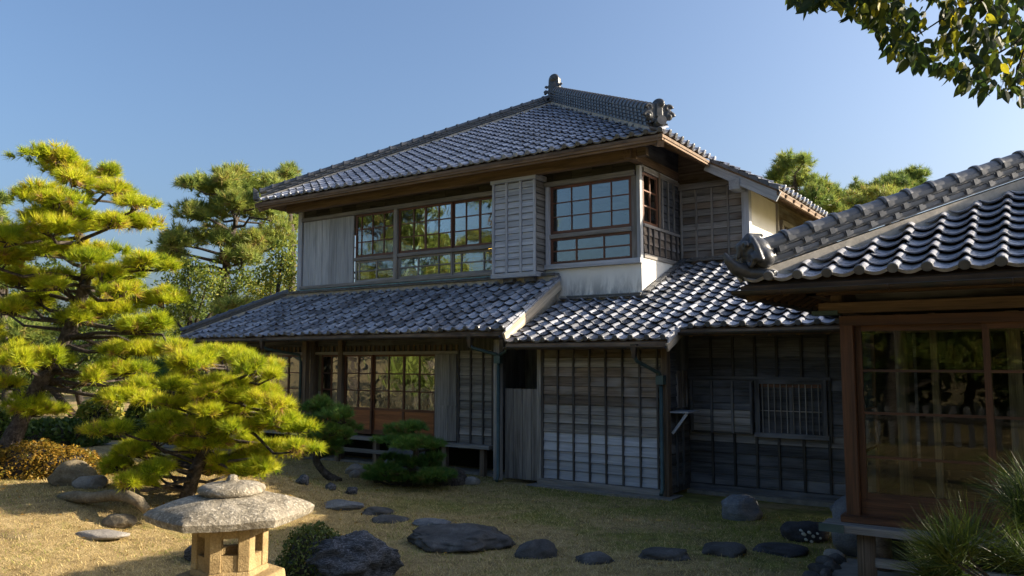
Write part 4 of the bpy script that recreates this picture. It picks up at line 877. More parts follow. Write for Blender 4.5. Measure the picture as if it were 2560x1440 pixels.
for lab, px_, py_, w_, h_, mt, sd in (
    ('pale flat stepping stone behind the clipped round bush', 855, 1278, 105, .05, 'stone_g', 1), ('small dark stepping stone nearest to the pale flat one', 942, 1283, 80, .045, 'stone_flat', 2),
    ('low grey stepping stone just below the small dark one', 975, 1301, 85, .045, 'stone_flat', 3), ('thin grey stepping stone touching the back of the broad flat stone', 1078, 1311, 90, .04, 'stone_g', 4),
    ('rounded dark stepping stone just right of the broad flat stone', 1340, 1388, 100, .10, 'stone_flat', 6), ('low flat stepping stone right of the rounded dark one', 1487, 1400, 100, .05, 'stone_flat', 7),
    ('wide flat stepping stone, middle of the five in front of the annex', 1662, 1393, 125, .06, 'stone_flat', 8), ('smooth dark stepping stone, second from the annex post', 1810, 1383, 118, .06, 'stone_flat', 9), ('flat mottled stepping stone nearest to the annex', 1955, 1378, 125, .05, 'stone_lich', 10)):
    d = _F+_r*(px_-1280)/FPX+_U*(720-py_)/FPX; t = -CAMH/d[2]; q = V3(0, 0, CAMH)+d*t; w2 = pxsize(w_, t)/2
    rock('stepping_stone', lab, 'stone', (q[0], q[1]), (w2*1.08, w2*.9, h_*1.5), sd, mt, va+R.uniform(-.3, .3), 4, .16, 7, G, .42)
rock('boulder', 'rounded grey boulder standing on the lawn below the barred window', 'rock', (-3.62, 10.75), (.27, .21, .20), 21, 'stone_g', va, 4, .14, 6)
db = rock('boulder', 'dark boulder spotted with pale lichen beside the annex foundation stone', 'rock', (-2.55, 9.95), (.32, .24, .15), 22, 'stone_lich', va, 4, .10, 5)
for i, (dx, dz, r) in enumerate(((-.12, .02, .022), (-.10, -.04, .018), (-.06, .04, .02), (-.02, .0, .024), (.03, .03, .016), (-.04, -.06, .02), (.06, -.02, .018), (-.15, .06, .015))):
    cp = V3(-2.55, 9.95, db.location.z)+_r*dx-_f*.235+V3(0, 0, dz); link('lichen_patch', MB().tube([cp+_f*.05, cp-_f*.012], [r, r*.7], 9).mesh('lichen_patch', 'lichen', cp), db, cp)
rock('foundation_stone', 'large pale rough stone under the corner of the annex', 'rock', (-1.95, 9.55), (.30, .30, .34), 23, 'stone_g', 0, 4, .1, 8, sink=.1)
rock('stone_block', 'small flat grey block on the ground by the dark wall', 'stone', (-2.55, 11.95), (.2, .14, .09), 24, 'stone_g', 0, 3, .04, 8)
for i, (x, y, w_) in enumerate(((-2.10, 9.22, .11), (-2.02, 9.03, .10), (-2.10, 8.86, .12), (-2.0, 8.68, .10), (-2.08, 8.50, .12), (-1.98, 8.32, .09), (-2.06, 8.14, .11))):
    rock('edging_stone', ('pale cobble at the far end of the edging under the annex', 'dark cobble second from the far end of the annex edging', 'dark cobble third from the far end of the annex edging', 'dark cobble in the middle of the annex edging', 'dark cobble third from the near end of the annex edging', 'dark cobble second from the near end of the annex edging', 'dark cobble at the near end of the annex edging')[i], 'stone', (x, y), (w_, w_*.7, .06), 40+i, 'stone_p' if i == 0 else 'stone_flat', R.uniform(0, 3), 3, .1, 5, 'cobbles edging the annex strip', .2)
tag(B('paved_strip', 'concrete', None, -1.95, 4, 7.2, 9.2, -.05, .015), 'bare pale paved strip under the annex edge', 'pavement', kind='structure')
rock('boulder', 'big mottled boulder behind the low dark pine by the house', 'rock', (-10.1, 11.3), (.46, .34, .40), 31, 'stone_g', va, 4, .15, 7, ridged=.12)
rock('boulder', 'mossy brown rock at the foot of the corner post', 'rock', (-8.75, 10.95), (.30, .24, .20), 32, 'bark', va, 4, .15, 6)
rock('boulder', 'small pale rock next to the mossy rock by the downpipe', 'rock', (-8.40, 11.1), (.14, .10, .09), 33, 'stone_p', va, 3, .1, 6)
rock('boulder', 'brown boulder with a shaded face beside the azalea hedge', 'rock', tuple(gbp(190, 1215, .4)[:2]), (.34, .24, .21), 34, 'log', va, 4, .14, 7)
rock('boulder', 'pale low rock in front of the brown boulder by the hedge', 'rock', tuple(gbp(225, 1222, .4)[:2]), (.22, .17, .12), 35, 'stone_p', va, 4, .12, 6)
rock('boulder', 'dark rock under the arched end of the fallen log', 'rock', tuple(gbp(300, 1268, .4)[:2]), (.20, .14, .09), 36, 'log', va, 4, .12, 6)
rock('boulder', 'pale slab lying below the fallen log', 'rock', tuple(gbp(255, 1285, .4)[:2]), (.32, .15, .05), 37, 'stone_p', va, 4, .08, 5)
rock('boulder', 'grey stone half buried in the shaded slope left of the lantern', 'rock', (-7.55, 5.35), (.26, .2, .13), 38, 'stone_d', va, 4, .1, 6)
for i, (x, y, w_, lab) in enumerate(((-9.75, 8.55, .16, 'small mossy rock, leftmost in the cluster under the sunny low pine'), (-9.35, 8.75, .12, 'small grey rock in the middle of the cluster under the sunny low pine'), (-9.0, 8.85, .13, 'small pointed rock, rightmost in the cluster under the sunny low pine'), (-10.6, 10.5, .15, 'pale rock beside the bent trunk of the dark pine'), (-11.0, 10.9, .2, 'flat pale rock behind the bent trunk of the dark pine'))): rock('small_rock', lab, 'rock', (x, y), (w_, w_*.7, w_*.6), 60+i, 'stone_d' if i < 3 else 'stone_p', R.uniform(0, 3), 3, .15, 6, 'small rocks under the pines')
rock('boulder', 'grey stone cut off by the left bottom edge of the picture', 'rock', tuple(survey(5, 1400, 6.2)[:2]), (.18, .2, .22), 39, 'log', va, 4, .12, 6)
lp = [np.array(gbp(x_, y_, z_)) for x_, y_, z_ in ((150, 1243, .40), (185, 1242, .44), (230, 1246, .44), (275, 1238, .47), (315, 1238, .50), (345, 1252, .47), (368, 1276, .36))]
tag(MB().tube(lp, [.045, .07, .065, .07, .07, .065, .05], 12, .08).build('fallen_log', 'log'), 'curved weathered log lying on the sunny slope left of the lantern', 'log')
# ------------------------------------------------------------------ foliage
def unit(a): return a/np.maximum(np.linalg.norm(a, axis=-1, keepdims=True), 1e-9)
def needles(P, D, n, Ln, Wd, spread, bright):
    k = len(P); d = unit(D[:, None, :]+spread*NR.normal(size=(k, n, 3))); ln = Ln*NR.uniform(.7, 1.1, (k, n, 1))
    side = unit(np.cross(d, NR.normal(size=(k, n, 3))))*Wd/2; p = np.repeat(P[:, None, :], n, 1)+NR.normal(size=(k, n, 3))*Ln*.06
    V = np.stack([p-side, p+side, p+d*ln], 2).reshape(-1, 3); F_ = np.arange(len(V)).reshape(-1, 3)
    tv = np.clip(np.repeat((bright[:, None]+NR.normal(size=(k, n))*.10).ravel(), 3), 0, 1); return V, F_, tv
def pad_points(c, rx, ry, rz, n, ax=_r, ay=_f, low=-.45):
    a = NR.uniform(0, 2*math.pi, n); q = np.sqrt(NR.uniform(0, 1, n)); x, y = q*np.cos(a), q*np.sin(a)
    wob = 1+.26*np.sin(3*a+c[0]*5)+.18*np.sin(5*a+c[2]*9)+.12*np.sin(9*a+c[1]*7)
    top = np.sqrt(np.maximum(0, 1-q*q))*(.75+.35*np.sin(x*5+c[0]*3)*np.cos(y*6+c[1]*3)); lo_ = low*np.sqrt(np.maximum(0, 1-q*q)); z_ = lo_+(top-lo_)*NR.uniform(0, 1, n)**.5
    P = np.asarray(c)+np.outer(x*rx*wob, ax)+np.outer(y*ry*wob, ay)+np.outer(z_*rz, [0, 0, 1])
    D = unit(np.outer(x*.75, ax)+np.outer(y*.75, ay)+np.outer(.35+.65*z_, [0, 0, 1])+NR.normal(size=(n, 3))*.22)
    return P, D
def clump_points(c, rx, ry, rz, n):
    k = max(3, min(9, int(2+rx*7))) if rx < 1.2 else R.randint(6, 9); Ps, Ds, Bs = [], [], []
    for i in range(k):
        a = R.uniform(0, 2*math.pi)+i*2.4; q = math.sqrt(R.uniform(.05, 1))*.72 if i else 0
        cc = np.asarray(c)+_r*rx*q*math.cos(a)+_f*ry*q*math.sin(a)+V3(0, 0, rz*R.uniform(-.35, .45)*(1-q*.5)-rz*.25*q); sr = R.uniform(.34, .55)
        P, D = pad_points(cc, rx*sr, ry*sr, rz*R.uniform(.6, 1.0), max(5, int(n/k)), low=-.3); Ps.append(P); Ds.append(D); Bs.append(np.full(len(P), R.gauss(0, .13)))
    return np.concatenate(Ps), np.concatenate(Ds), np.concatenate(Bs)
def pine(name, label, base, trunk, trad, pads, mat, dens=420, nn=20, Ln=.10, Wd=.0075, spread=.42, group=None, bark='bark', bright=.5, twigs=6, bsag=.0, brad=.028, pady=.85):
    t = thing(name, tuple(base), label, 'tree', group)
    tr = MB(); P_ = []; rr = []                       # smooth the trunk path
    for i in range(len(trunk)-1):
        p0, p1, p2, p3 = [V3(*trunk[max(0, min(len(trunk)-1, i+k))]) for k in (-1, 0, 1, 2)]
        for q in range(4):
            s_ = q/4; P_.append(.5*((2*p1)+(-p0+p2)*s_+(2*p0-5*p1+4*p2-p3)*s_**2+(-p0+3*p1-3*p2+p3)*s_**3)); rr.append(trad[i]*(1-s_)+trad[i+1]*s_)
    P_.append(V3(*trunk[-1])); rr.append(trad[-1]); tr.tube(P_, rr, 12, .10).build('trunk', bark, t)
    TP = np.array(P_)
    for (c, rx, rz) in pads:
        c = V3(*c); ry = rx*pady; n = int(max(25 if dens > 15 else 6, math.pi*rx*ry*dens*(1+rz/max(rx, .01)*.6)))
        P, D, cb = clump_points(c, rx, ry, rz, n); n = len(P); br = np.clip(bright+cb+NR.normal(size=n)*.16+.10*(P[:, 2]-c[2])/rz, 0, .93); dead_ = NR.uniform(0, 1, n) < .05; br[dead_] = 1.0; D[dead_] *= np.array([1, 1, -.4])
        V, F_, tv = needles(P, D, nn, Ln, Wd, spread, br)
        o = link('foliage_pad', mesh_np('foliage_pad', V-c, F_, mat, {'tv': tv}), t, c)
        dd = np.linalg.norm((TP-c)*np.array([1, 1, 1.6])+np.array([0, 0, rz*1.2]), axis=1); k = int(dd.argmin()); a = TP[k]; e = c-V3(0, 0, rz*.35); mid = (a+e)/2+NR.normal(size=3)*.06*np.linalg.norm(e-a)-V3(0, 0, bsag)
        bl = np.linalg.norm(e-a); m2 = a*.3+e*.7+NR.normal(size=3)*.06*bl; m1 = a*.7+e*.3+NR.normal(size=3)*.06*bl
        b0 = min(rr[k]*.6, brad*(1+rx)); bm_ = MB().tube([a, m1, m2, e], [b0, b0*.8, b0*.62, b0*.4], 7, .1)
        for _ in range(twigs):
            g = P[R.randrange(n)]; h = e*.5+g*.5+NR.normal(size=3)*.05*rx-V3(0, 0, rz*.15); bm_.tube([e*.6+m2*.4, h, g], [b0*.4, b0*.3, b0*.16], 5)
        bm_.build('branch', bark, t)
    return t
def sv(x, y, d): return survey(x, y, d)
def gb(x, y, z_): 
    d = _F+_r*(x-1280)/FPX+_U*(720-y)/FPX; return V3(0, 0, CAMH)+d*((z_-CAMH)/d[2])
def pads_px(lst, d0, jit, fat=1.0, tall=1.0, extra=0.0): return [(sv(x, y, d0+NR.uniform(-jit, jit)), pxsize(rx, d0)*fat, pxsize(rz, d0)*fat*tall) for x, y, rx, rz in lst]+([(sv(x+R.uniform(-.6, .6)*rx, y+R.uniform(-.5, 1.0)*rz, d0+R.choice((-1, 1))*NR.uniform(jit, 1.7*jit)), pxsize(rx, d0)*.75, pxsize(rz, d0)*tall) for x, y, rx, rz in lst[:int(len(lst)*extra)]])
# tall garden pine on the left
D1 = 12.2
t1 = [sv(x, y, d) for x, y, d in ((-12, 1190, 12.0), (25, 1110, 12.0), (72, 1010, 12.1), (120, 925, 12.2), (165, 845, 12.3), (195, 775, 12.3), (213, 700, 12.2), (214, 640, 12.2), (196, 580, 12.2), (205, 530, 12.3), (222, 485, 12.3), (212, 440, 12.2))]
t1[0][2] = float(gz(t1[0][0], t1[0][1]))-.1
P1 = [(144, 398, 72, 26), (192, 436, 70, 24), (275, 432, 42, 18), (104, 492, 72, 26), (268, 472, 48, 18), (338, 505, 52, 18), (144, 548, 95, 26), (357, 560, 56, 22), (264, 560, 58, 22), (40, 592, 80, 28), (206, 630, 90, 26), (94, 616, 62, 24), (370, 662, 55, 28), (282, 680, 64, 24), (38, 704, 75, 28), (156, 704, 55, 18), (300, 712, 64, 20), (406, 754, 58, 28), (283, 773, 80, 24), (96, 748, 70, 24), (22, 772, 55, 24), (352, 818, 80, 26), (206, 792, 45, 16), (36, 892, 62, 24), (120, 898, 55, 20), (352, 880, 80, 20), (440, 873, 46, 20), (312, 924, 72, 28), (238, 930, 38, 20), (352, 967, 46, 18), (72, 1024, 84, 28), (325, 998, 68, 18), (-30, 650, 70, 28), (-40, 840, 70, 28), (15, 965, 40, 18)]
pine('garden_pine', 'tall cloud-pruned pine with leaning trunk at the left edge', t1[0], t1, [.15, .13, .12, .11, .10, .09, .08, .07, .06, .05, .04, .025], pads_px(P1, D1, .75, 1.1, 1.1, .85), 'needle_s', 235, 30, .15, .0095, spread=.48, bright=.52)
# low sunny pine behind the lantern
D2 = 10.3
t2 = [sv(x, y, d) for x, y, d in ((458, 1240, 10.3), (490, 1175, 10.3), (520, 1125, 10.3), (560, 1085, 10.4), (600, 1045, 10.4), (612, 1000, 10.4), (585, 955, 10.4), (560, 915, 10.4))]
t2[0][2] = float(gz(t2[0][0], t2[0][1]))-.08
P2 = [(556, 892, 88, 22), (497, 905, 55, 22), (625, 903, 44, 24), (652, 925, 52, 20), (692, 930, 24, 14), (466, 925, 50, 22), (500, 982, 64, 16), (668, 982, 48, 20), (672, 1007, 56, 22), (447, 1014, 46, 16), (528, 1026, 82, 20), (590, 1030, 60, 20), (712, 1046, 56, 24), (655, 1064, 62, 20), (497, 1068, 82, 20), (424, 1056, 54, 20), (738, 1072, 44, 18), (594, 1078, 54, 16), (682, 1124, 64, 18), (750, 1126, 40, 18), (634, 1143, 46, 18), (575, 1158, 46, 20), (642, 1178, 64, 18), (334, 1134, 64, 20), (395, 1182, 66, 20), (300, 1165, 50, 18), (380, 1100, 52, 18), (275, 1080, 50, 20), (594, 1186, 36, 12), (330, 1205, 60, 14)]
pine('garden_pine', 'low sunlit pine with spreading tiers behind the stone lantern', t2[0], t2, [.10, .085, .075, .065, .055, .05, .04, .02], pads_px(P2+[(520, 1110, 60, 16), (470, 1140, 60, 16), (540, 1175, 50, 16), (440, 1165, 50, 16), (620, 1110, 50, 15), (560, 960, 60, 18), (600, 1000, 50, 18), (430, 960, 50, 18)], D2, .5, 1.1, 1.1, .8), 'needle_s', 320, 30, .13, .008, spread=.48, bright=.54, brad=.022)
# two small pines in the shade of the house
t3 = [gb(848, 1206, 0), *[sv(x, y, 14.0) for x, y in ((815, 1185), (790, 1150), (800, 1110), (815, 1070), (810, 1030))]]
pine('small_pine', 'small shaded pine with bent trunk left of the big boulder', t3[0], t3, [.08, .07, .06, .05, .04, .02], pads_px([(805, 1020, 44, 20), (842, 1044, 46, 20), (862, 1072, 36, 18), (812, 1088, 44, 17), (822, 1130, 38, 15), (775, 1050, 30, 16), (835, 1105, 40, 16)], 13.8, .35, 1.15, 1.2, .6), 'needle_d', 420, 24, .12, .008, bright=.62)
t4 = [gb(1020, 1215, 0), *[sv(x, y, 13.4) for x, y in ((1025, 1180), (1040, 1140), (1035, 1100), (1030, 1070))]]
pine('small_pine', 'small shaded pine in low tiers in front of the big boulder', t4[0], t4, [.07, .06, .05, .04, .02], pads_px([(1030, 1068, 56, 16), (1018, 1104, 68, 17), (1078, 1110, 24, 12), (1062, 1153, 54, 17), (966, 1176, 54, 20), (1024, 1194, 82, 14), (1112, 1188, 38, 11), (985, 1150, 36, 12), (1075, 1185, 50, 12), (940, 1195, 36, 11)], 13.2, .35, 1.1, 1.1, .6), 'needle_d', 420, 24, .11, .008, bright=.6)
# pine twigs close to the photographer, right
t5 = [V3(.75, 1.55, 0), V3(.62, 1.6, .7), V3(.50, 1.7, 1.15), V3(.46, 1.75, 1.4)]
c5 = [(sv(2345, 1440, 2.2), .09, .04), (sv(2440, 1400, 2.1), .10, .06), (sv(2560, 1330, 2.1), .09, .08), (sv(2560, 1430, 2.0), .12, .06), (sv(2600, 1260, 2.2), .07, .08)]
pine('young_pine', 'blurred pine shoots close to the camera at the bottom right corner', t5[0], t5, [.04, .035, .03, .015], c5, 'needle_n', 10, 34, .14, .0032, .5, bright=.45, brad=.010, twigs=4)
# far pines and broadleaf trees
def far_pine(label, x, ybase_d, crown, d, name='pine_tree', group='pines standing behind the house', mat='needle_f', trunk=None, bright=.5, dens=42, Ln=.32, Wd=.032):
    tb = [sv(px_, py_, d) for px_, py_ in trunk]; g = tb[0].copy(); g[2] = 0; tb = [g]+tb
    n = len(tb); return pine(name, label, g, tb, [.22*(1-.75*i/(n-1)) for i in range(n)], pads_px(crown, d, d*.05, 1.15, 1.5, 1.0), mat, dens, 18, Ln, Wd, .6, group, 'bark', bright, 3, brad=.07, pady=1.0)
far_pine('tall pine rising left of the house with a broad open crown', 560, 0, [(520, 470, 66, 24), (590, 452, 60, 22), (650, 478, 52, 26), (478, 462, 34, 12), (505, 530, 54, 22), (600, 520, 60, 28), (560, 500, 50, 24), (670, 540, 56, 28), (470, 600, 52, 26), (540, 590, 58, 26), (620, 600, 56, 26), (440, 640, 40, 22), (690, 600, 50, 26), (580, 650, 56, 22), (700, 480, 30, 18)], 30, trunk=[(545, 790), (562, 700), (570, 620), (590, 550), (580, 480)], bright=.62)
far_pine('smaller pine top peeking above the left eave of the upper roof', 725, 0, [(722, 432, 28, 12), (700, 450, 26, 12), (740, 455, 30, 14), (715, 490, 40, 20), (735, 560, 30, 20)], 36, trunk=[(730, 640), (725, 540), (720, 460)])
far_pine('pine with two crowns above the right roof slope of the house', 2000, 0, [(1972, 412, 40, 18), (2012, 400, 16, 12), (1950, 445, 34, 18), (2000, 455, 45, 24), (1935, 480, 26, 16), (2045, 475, 40, 24), (2085, 500, 40, 26), (2030, 510, 50, 28), (2120, 530, 50, 26), (2070, 550, 50, 22)], 34, trunk=[(2010, 640), (2000, 540), (1985, 440)])
far_pine('slim pine between the house roof and the annex ridge', 2150, 0, [(2146, 470, 16, 12), (2130, 500, 30, 18), (2165, 505, 28, 18), (2150, 540, 46, 22)], 36, trunk=[(2150, 640), (2148, 560), (2146, 480)])
far_pine('dark pine top above the annex ridge at the right', 2250, 0, [(2292, 436, 24, 14), (2222, 452, 34, 16), (2260, 462, 40, 20), (2200, 478, 34, 14), (2300, 465, 20, 12)], 38, trunk=[(2255, 640), (2255, 560), (2255, 470)], bright=.3, mat='needle_f')
far_pine('yellowish pine top just above the annex ridge tiles', 2220, 0, [(2200, 497, 50, 12), (2260, 492, 36, 10), (2170, 505, 40, 10)], 30, trunk=[(2220, 640), (2220, 560), (2215, 510)], bright=.75)
far_pine('pine half cut off at the left picture edge behind the tall garden pine', 0, 0, [(0, 500, 26, 14), (-20, 540, 50, 26), (20, 640, 60, 30), (0, 780, 60, 30), (60, 840, 60, 26), (-10, 700, 50, 26)], 26, trunk=[(20, 1000), (10, 800), (-5, 560)], bright=.4)
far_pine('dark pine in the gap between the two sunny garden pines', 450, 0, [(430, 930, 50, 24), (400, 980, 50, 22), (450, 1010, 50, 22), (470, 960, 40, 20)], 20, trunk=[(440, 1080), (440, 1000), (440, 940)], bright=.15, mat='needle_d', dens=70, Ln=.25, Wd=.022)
far_pine('small yellowish pine behind the left end of the lower roof', 590, 0, [(590, 765, 56, 14), (560, 780, 40, 12), (625, 775, 30, 10)], 24, trunk=[(590, 900), (590, 800)], bright=.75, dens=60, Ln=.25, Wd=.022)
def leaves(P, size, bright, up_=.4):
    k = len(P); n_ = unit(NR.normal(size=(k, 3))+np.array([0, 0, up_])); a = unit(np.cross(n_, NR.normal(size=(k, 3)))); b = np.cross(n_, a)
    s_ = size*NR.uniform(.6, 1.25, (k, 1)); V = np.stack([P-a*s_, P+b*s_*.5+n_*s_*.12, P+a*s_, P-b*s_*.5+n_*s_*.12], 1).reshape(-1, 3)
    return V, np.arange(len(V)).reshape(-1, 4), np.clip(np.repeat(bright, 4), 0, 1)
def broad(name, label, base, height, trad, clumps, mat, n, size, bright=.5, cat='tree', group=None, bark='bark_d'):
    t = thing(name, tuple(base), label, cat, group); b = V3(*base); top = clumps[0][0]
    tr = MB(); pts = [b-V3(0, 0, .1), b*.6+top*.4+NR.normal(size=3)*.1, b*.25+top*.75+NR.normal(size=3)*.1, top]; tr.tube(pts, [trad, trad*.75, trad*.5, trad*.15], 9, .06); tr.build('trunk', bark, t)
    allP, allB = [], []
    bm_ = MB()
    for (c, rx, rz) in clumps:
        k = max(30, int(n*rx*rx*(1+rz/rx))); d = unit(NR.normal(size=(k, 3))); q = NR.uniform(0, 1, k)**.4
        d2 = d*(1+.25*np.sin(d[:, :1]*7+c[0])*np.cos(d[:, 1:2]*6+c[1]))
        P = c+d2*q[:, None]*np.array([rx, rx, rz]); allP.append(P); allB.append(bright+NR.normal(size=k)*.2+NR.normal()*.1)
        s_ = pts[1]*.5+pts[2]*.5; bm_.tube([s_, (s_+c)/2+NR.normal(size=3)*.15, c], [trad*.35, trad*.25, trad*.1], 6)
    bm_.build('limbs', bark, t)
    P = np.concatenate(allP); V, F_, tv = leaves(P, size, np.concatenate(allB)); c = P.mean(0); link('crown', mesh_np('crown', V-c, F_, mat, {'tv': tv}), t, c); return t
def px_clumps(lst, d): return [(sv(x, y, d+NR.uniform(-d*.05, d*.05)), pxsize(rx, d), pxsize(rz, d)) for x, y, rx, rz in lst]
def far_broad(label, lst, d, bright, n=900, size=.10, name='broadleaf_tree', group='broadleaf trees behind the house'):
    cl = px_clumps(lst, d); c = sum(q[0] for q in cl)/len(cl); g = V3(c[0], c[1], 0); return broad(name, label, g, 0, .16, cl, 'leaf_f', n, size, bright, 'tree', group)
far_broad('sunlit broadleaf tree right against the upper left corner of the house', [(705, 640, 40, 40), (680, 690, 46, 40), (730, 690, 34, 46), (660, 730, 44, 30), (715, 745, 40, 36)], 25, .62, 1300, .06)
far_broad('dark broadleaf tree below the tall pine left of the house', [(470, 680, 46, 40), (430, 720, 40, 40), (520, 700, 46, 44), (480, 760, 50, 40), (560, 740, 46, 40), (430, 790, 46, 36), (610, 700, 46, 40)], 27, .40, 1100, .065)
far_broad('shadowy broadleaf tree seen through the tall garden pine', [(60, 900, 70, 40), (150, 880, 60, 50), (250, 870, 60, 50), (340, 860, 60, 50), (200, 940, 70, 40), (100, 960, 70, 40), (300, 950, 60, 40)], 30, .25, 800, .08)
far_broad('green broadleaf tree behind the trunk of the tall garden pine', [(120, 700, 70, 50), (220, 720, 60, 50), (320, 740, 60, 50), (60, 760, 60, 50), (160, 800, 70, 46), (280, 810, 60, 46), (390, 800, 40, 40)], 34, .38, 700, .085)
far_broad('pale green broadleaf tree far behind the left lower roof', [(520, 800, 60, 40), (600, 790, 60, 40), (440, 830, 60, 40), (660, 770, 50, 40), (540, 860, 70, 40), (400, 870, 60, 40)], 44, .45, 420, .10)
far_broad('dim broadleaf tree in the far wood at the left edge', [(-20, 880, 80, 50), (60, 860, 70, 60), (-40, 960, 80, 50), (40, 980, 80, 40), (120, 940, 70, 50)], 46, .28, 420, .10)
far_broad('dim broadleaf tree in the far wood behind the low sunny pine', [(420, 900, 70, 50), (500, 940, 70, 50), (360, 960, 70, 50), (580, 930, 60, 50), (300, 900, 70, 50), (240, 960, 70, 40)], 48, .30, 420, .10)
def hedge(name, label, cat, blobs, mat, n, size, bright, group=None):
    c0_ = blobs[0][0]; t = thing(name, (c0_[0], c0_[1], float(gz(c0_[0], c0_[1]))), label, cat, group); allP, allB = [], []; st = MB()
    for c, rx, ry, rz in blobs:
        c = V3(*c); k = int(n*(rx*ry+rx*rz)*2); d = unit(NR.normal(size=(k, 3))); d[:, 2] = np.abs(d[:, 2])*1.0-.12; q = .72+.3*NR.uniform(0, 1, k)**.5
        wob = 1+.07*np.sin(d[:, 0]*9+c[0])*np.sin(d[:, 1]*8)+.05*np.sin(d[:, 2]*13); allP.append(c+(d[:, :1]*_r*rx+d[:, 1:2]*_f*ry+np.outer(d[:, 2], [0, 0, rz]))*(q*wob)[:, None]); allB.append(bright+NR.normal(size=k)*.2)
        for _ in range(5): e = c+_r*R.uniform(-.6, .6)*rx+_f*R.uniform(-.6, .6)*ry+V3(0, 0, rz*.7); st.tube([V3(c[0], c[1], c[2]-.05), (V3(*c)+e)/2+V3(R.uniform(-.05, .05), 0, 0), e], [.02, .014, .006], 5)
        core = MB().lathe(c, [(min(rx, ry)*.8, 0), (min(rx, ry)*.75, rz*.35), (min(rx, ry)*.5, rz*.62), (.02, rz*.72)], 10, 0, True, .1); core.build('inner_twigs', 'bark_d', t)
    st.build('stems', 'bark_d', t); P = np.concatenate(allP); V, F_, tv = leaves(P, size, np.concatenate(allB), .6); c = P.mean(0); link('foliage', mesh_np('foliage', V-c, F_, mat, {'tv': tv}), t, c)
q = gb(782, 1432, 0); hedge('clipped_bush', 'small round clipped bush between the lantern and the jagged boulder', 'bush', [((q[0], q[1], 0.0), .36, .36, .56)], 'leaf_b', 6500, .019, .45)
hb = []
for x, y, rx, rz in ((0, 1190, 90, 85), (80, 1190, 100, 100), (160, 1190, 80, 84), (225, 1192, 55, 56)): q = gb(x, y, .40); hb.append(((q[0], q[1], .36), pxsize(rx, 13.2), .6, pxsize(rz, 13.2)))
hedge('azalea_hedge', 'low rust-tinged azalea hedge behind the leaning pine trunk', 'bush', hb, 'leaf_h', 3200, .026, .5)
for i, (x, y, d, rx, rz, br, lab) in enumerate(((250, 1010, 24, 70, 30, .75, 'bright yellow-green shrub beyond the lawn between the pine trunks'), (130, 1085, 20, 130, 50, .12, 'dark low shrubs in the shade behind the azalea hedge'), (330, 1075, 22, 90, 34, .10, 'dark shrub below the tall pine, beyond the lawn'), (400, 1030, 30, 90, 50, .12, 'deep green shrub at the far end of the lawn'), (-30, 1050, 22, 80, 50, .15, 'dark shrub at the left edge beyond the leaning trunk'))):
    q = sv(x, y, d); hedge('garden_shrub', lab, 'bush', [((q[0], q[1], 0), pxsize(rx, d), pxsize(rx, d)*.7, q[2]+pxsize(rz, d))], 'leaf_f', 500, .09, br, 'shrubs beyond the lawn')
# tree overhanging from the right: leaves hang into the picture's top right corner
def leaf_mesh(mat):
    mb = MB(); n = 6; rows = []
    for i in range(n+1):
        t = i/n; w_ = .27*math.sin(math.pi*t**.8)*(1-.15*t); rows.append([(-w_, t, .10*w_*2-.06*t*t), (0, t, -.06*t*t), (w_, t, .10*w_*2-.06*t*t)])
    mb.strip([r_[0] for r_ in rows], [r_[1] for r_ in rows]); mb.strip([r_[1] for r_ in rows], [r_[2] for r_ in rows]); return mb.mesh('leaf', mat, (0, 0, 0))
OV = thing('overhanging_tree', (2.6, 3.2, 0), 'broadleaf tree whose leafy branch hangs into the top right corner', 'tree')
tp = [V3(2.6, 3.2, -.1), V3(2.55, 3.3, 1.6), V3(2.3, 3.5, 3.2), V3(1.6, 3.9, 4.6), V3(.6, 4.2, 5.0)]; MB().tube(tp, [.16, .13, .11, .07, .03], 12, .06).build('trunk', 'bark_d', OV)
edge = [(1965, 2), (1990, 22), (2020, 42), (2060, 22), (2100, 34), (2125, 60), (2140, 72), (2165, 40), (2195, 110), (2215, 140), (2250, 168), (2310, 185), (2350, 200), (2400, 232), (2450, 255), (2500, 245), (2540, 275), (2620, 285), (2800, 300)]
def ymax(x): return np.interp(x, [e[0] for e in edge], [e[1] for e in edge])
lm = leaf_mesh('leaf_o'); spots = []
while len(spots) < 3200:
    x = R.uniform(1965, 2760); y = R.uniform(-170, ymax(x)-22)
    if noise.noise(Vector((x*.014, y*.018, 3.3))) < -.30 and y < ymax(x)-50: continue
    spots.append((x, y, R.uniform(4.0, 5.3)))
spots.sort(key=lambda q: q[2])
inframe = [q for q in spots if q[0] < 2575 and q[1] > -30][:300]; rest_l = [q for q in spots if q not in set(inframe)]
def leaf_mx(x, y, d):
    p = sv(x, y, d); ln = R.uniform(.05, .10); dn = Vector((R.gauss(-.1, .45), R.gauss(-.1, .45), -1 if R.random() < .8 else -.2)).normalized(); sd = dn.cross(Vector((R.gauss(0, 1), R.gauss(0, 1), R.gauss(0, .4)))).normalized(); nn_ = sd.cross(dn)
    return Matrix.Translation(p) @ Matrix((sd, dn, nn_)).transposed().to_4x4() @ Matrix.Scale(ln, 4)
for q in inframe: mx = leaf_mx(*q); link('leaf', lm, OV, mx.translation, mx)
jm = joined([(lm, leaf_mx(*q)) for q in rest_l], 'leaf_mass', 'leaf_o2', OV); tag(jm, kind='stuff'); nv = len(jm.data.vertices)//14
jm.data.attributes.new('tv', 'FLOAT', 'POINT').data.foreach_set('value', np.repeat(NR.uniform(0, 1, len(rest_l)), len(lm.vertices)).astype(np.float32))
shade_crown_c = V3(2.9, 3.7, 3.1); side = []  # unseen leaf mass beyond the frame, added to cast shade on the young pine
